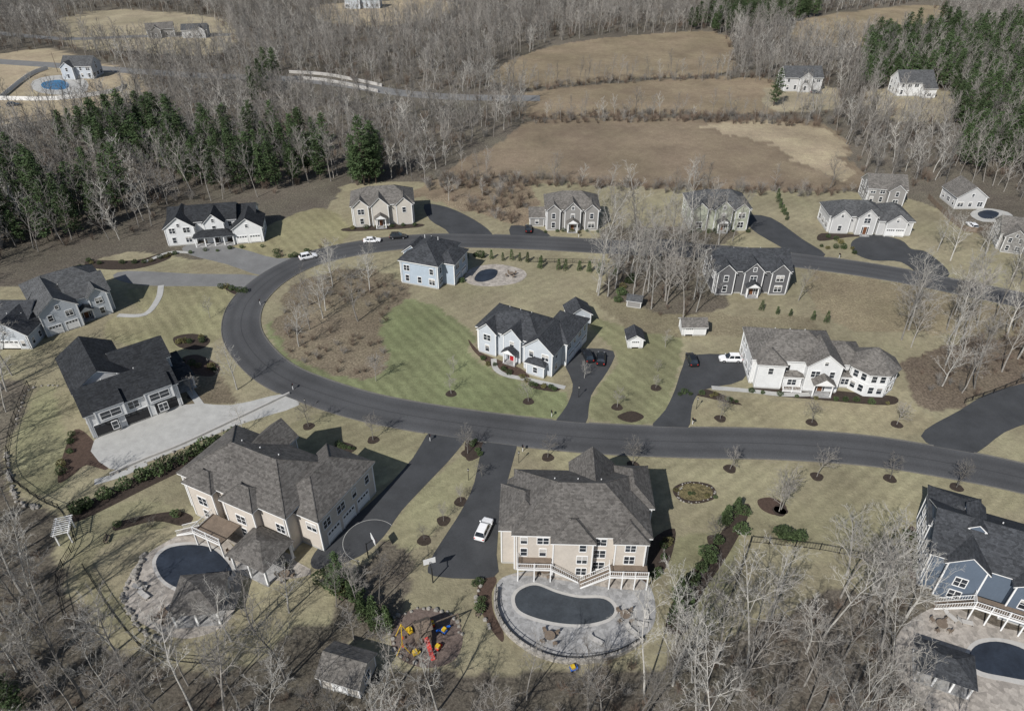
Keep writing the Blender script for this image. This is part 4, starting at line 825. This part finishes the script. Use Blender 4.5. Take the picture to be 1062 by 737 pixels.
def playset(m):
    for u in (-.8,.8):
        for v in (-.8,.8): m.box(u-.07,u+.07,v-.07,v+.07,0,3.0,0)
    m.box(-.9,.9,-.9,.9,1.4,1.5,0); m.hexa([(-1.1,-1.1,2.9),(1.1,-1.1,2.9),(1.1,1.1,2.9),(-1.1,1.1,2.9)],[(-1.1,-.03,3.9),(1.1,-.03,3.9),(1.1,.03,3.9),(-1.1,.03,3.9)],0)
    m.hexa([(-.3,-.9,1.35),(.3,-.9,1.35),(.3,-3.6,.1),(-.3,-3.6,.1)][::-1],[(-.3,-.9,1.5),(.3,-.9,1.5),(.3,-3.6,.22),(-.3,-3.6,.22)][::-1],2)
    m.box(.8,5,-.06,.06,2.5,2.65,0); m.path([(5,0,2.6),(5,-1.1,0)],[.07,.07],5); m.path([(5,0,2.6),(5,1.1,0)],[.07,.07],5)
    for u in (2,3.5):
        for v in (-.25,.25): m.path([(u+v,0,2.5),(u+v,0,.6)],[.015,.015],3,4)
        m.box(u-.3,u+.3,-.15,.15,.55,.62,3)
    for i in range(5): m.box(-1.3+.0*i,-.8,-.4,.4,.25+.25*i,.3+.25*i,0)
simple('playground_set',440,662,25,playset,[M['wood'],M['red'],M['red'],M['blue'],M['black']]); 
def toy(m): 
    m.box(-.5,.5,-.3,.3,.2,.5,0); m.box(-.4,.1,-.28,.28,.5,.9,1)
    for u in (-.35,.35):
        for v in (-.33,.33): m.box(u-.12,u+.12,v-.05,v+.05,.03,.28,2)
for a,b,c in ((425,655,'yellow'),(455,672,'red'),(460,655,'blue'),(432,678,'yellow'),(595,694,'blue'),(448,648,'red')): simple('ride_on_toy',a,b,random.uniform(0,180),toy,[M[c],M['yellow'],M['tire']])
def swing(m):
    for v in (-1.5,1.5):
        m.path([(-.9,v,0),(0,v,2.3)],[.06,.06],5); m.path([(.9,v,0),(0,v,2.3)],[.06,.06],5)
    m.path([(0,-1.6,2.3),(0,1.6,2.3)],[.06,.06],5)
    for v in (-.6,.6): m.path([(0,v-.2,2.3),(0,v-.2,.6)],[.015,.015],3); m.path([(0,v+.2,2.3),(0,v+.2,.6)],[.015,.015],3); m.box(-.12,.12,v-.22,v+.22,.55,.6,1)
simple('swing_set',418,668,10,swing,[M['yellow'],M['red']])
def mailbox(m):
    m.box(-.05,.05,-.05,.05,0,1.1); m.hexa([(-.12,-.3,1.1),(.12,-.3,1.1),(.12,.3,1.1),(-.12,.3,1.1)],[(-.1,-.3,1.4),(.1,-.3,1.4),(.1,.3,1.4),(-.1,.3,1.4)],1); m.box(.12,.14,-.1,-.05,1.25,1.5,2)
for a in ((572,432),(718,440),(542,468),(446,457),(270,316),(304,404),(870,268),(600,246)): simple('mailbox',a[0],a[1],10,mailbox,[M['white'],M['black'],M['red']])
def lamp(m):
    m.cyl(0,0,0,2.2,.05,.04,n=8); m.cyl(0,0,2.2,2.3,.14,n=8); m.cyl(0,0,2.3,2.65,.1,.14,n=8,m=1); m.cyl(0,0,2.65,2.8,.17,.02,n=8)
for a in ((538,480),(600,412),(722,424),(318,425),(236,304),(486,498)): simple('lamp_post',a[0],a[1],0,lamp,[M['black'],M['coping']])
def pole(m):
    m.cyl(0,0,0,9,.15,.1,n=8); m.box(-1.1,1.1,-.06,.06,8.2,8.35)
for a in ((60,75),(150,66),(250,72)): simple('utility_pole',a[0],a[1],10,pole,[M['wood']])
def pergola(m):
    for u in (-1.6,1.6):
        for v in (-.9,.9): m.box(u-.09,u+.09,v-.09,v+.09,0,2.3)
    for v in (-1,1): m.box(-2,2,v-.05,v+.05,2.3,2.45)
    for i in range(9): m.box(-1.8+.45*i-.04,-1.8+.45*i+.04,-1.3,1.3,2.45,2.57)
simple('garden_pergola',70,556,110,pergola,[M['white']])
def bench(m):
    for v in (-.15,0,.15): m.box(-.8,.8,v-.06,v+.06,.42,.46)
    for v in (.55,.72): m.box(-.8,.8,.24,.28,v,v+.12)
    for u in (-.7,.7): m.box(u-.04,u+.04,-.2,-.12,0,.42,1); m.box(u-.04,u+.04,.22,.3,0,.9,1)
simple('garden_bench',112,560,100,bench,[M['wood'],M['black']]); simple('garden_bench',498,636,60,bench,[M['wood'],M['black']])
cx,cy=G(384,560); arc=[(cx+4.2*math.cos(t*.1),cy+4.2*math.sin(t*.1)) for t in range(8,46)]
ribbon('court_line',arc,.08,.048,M['conc'],hard=False)

# ------------------------------------------------------------ camera, sun, sky
cam=bpy.data.objects.new('camera',bpy.data.cameras.new('camera')); link(cam); cam.location=(0,0,H); cam.rotation_euler=(math.pi/2-TH,0,0)
cam.data.sensor_width=36; cam.data.lens=36*F/1062; cam.data.clip_end=20000; cam.data.clip_start=1; scn.camera=cam
el=math.radians(41); tosun=Vector((-.56*math.cos(el),-.828*math.cos(el),math.sin(el)))
sun=bpy.data.objects.new('sun',bpy.data.lights.new('sun','SUN')); link(sun); sun.data.energy=5.0; sun.data.angle=math.radians(.5); sun.data.color=(1,.975,.94)
sun.rotation_euler=tosun.to_track_quat('Z','Y').to_euler(); sun.location=(0,0,150)
w=bpy.data.worlds.new('World'); scn.world=w; w.use_nodes=True; n=w.node_tree; bg=n.nodes['Background']; sk=n.nodes.new('ShaderNodeTexSky'); sk.sky_type='NISHITA'; sk.sun_disc=False; sk.sun_elevation=el; sk.sun_rotation=math.atan2(tosun.x,tosun.y)
n.links.new(sk.outputs[0],bg.inputs[0]); bg.inputs[1].default_value=.08
scn.view_settings.view_transform='Standard'; scn.view_settings.look='None'; scn.view_settings.exposure=0
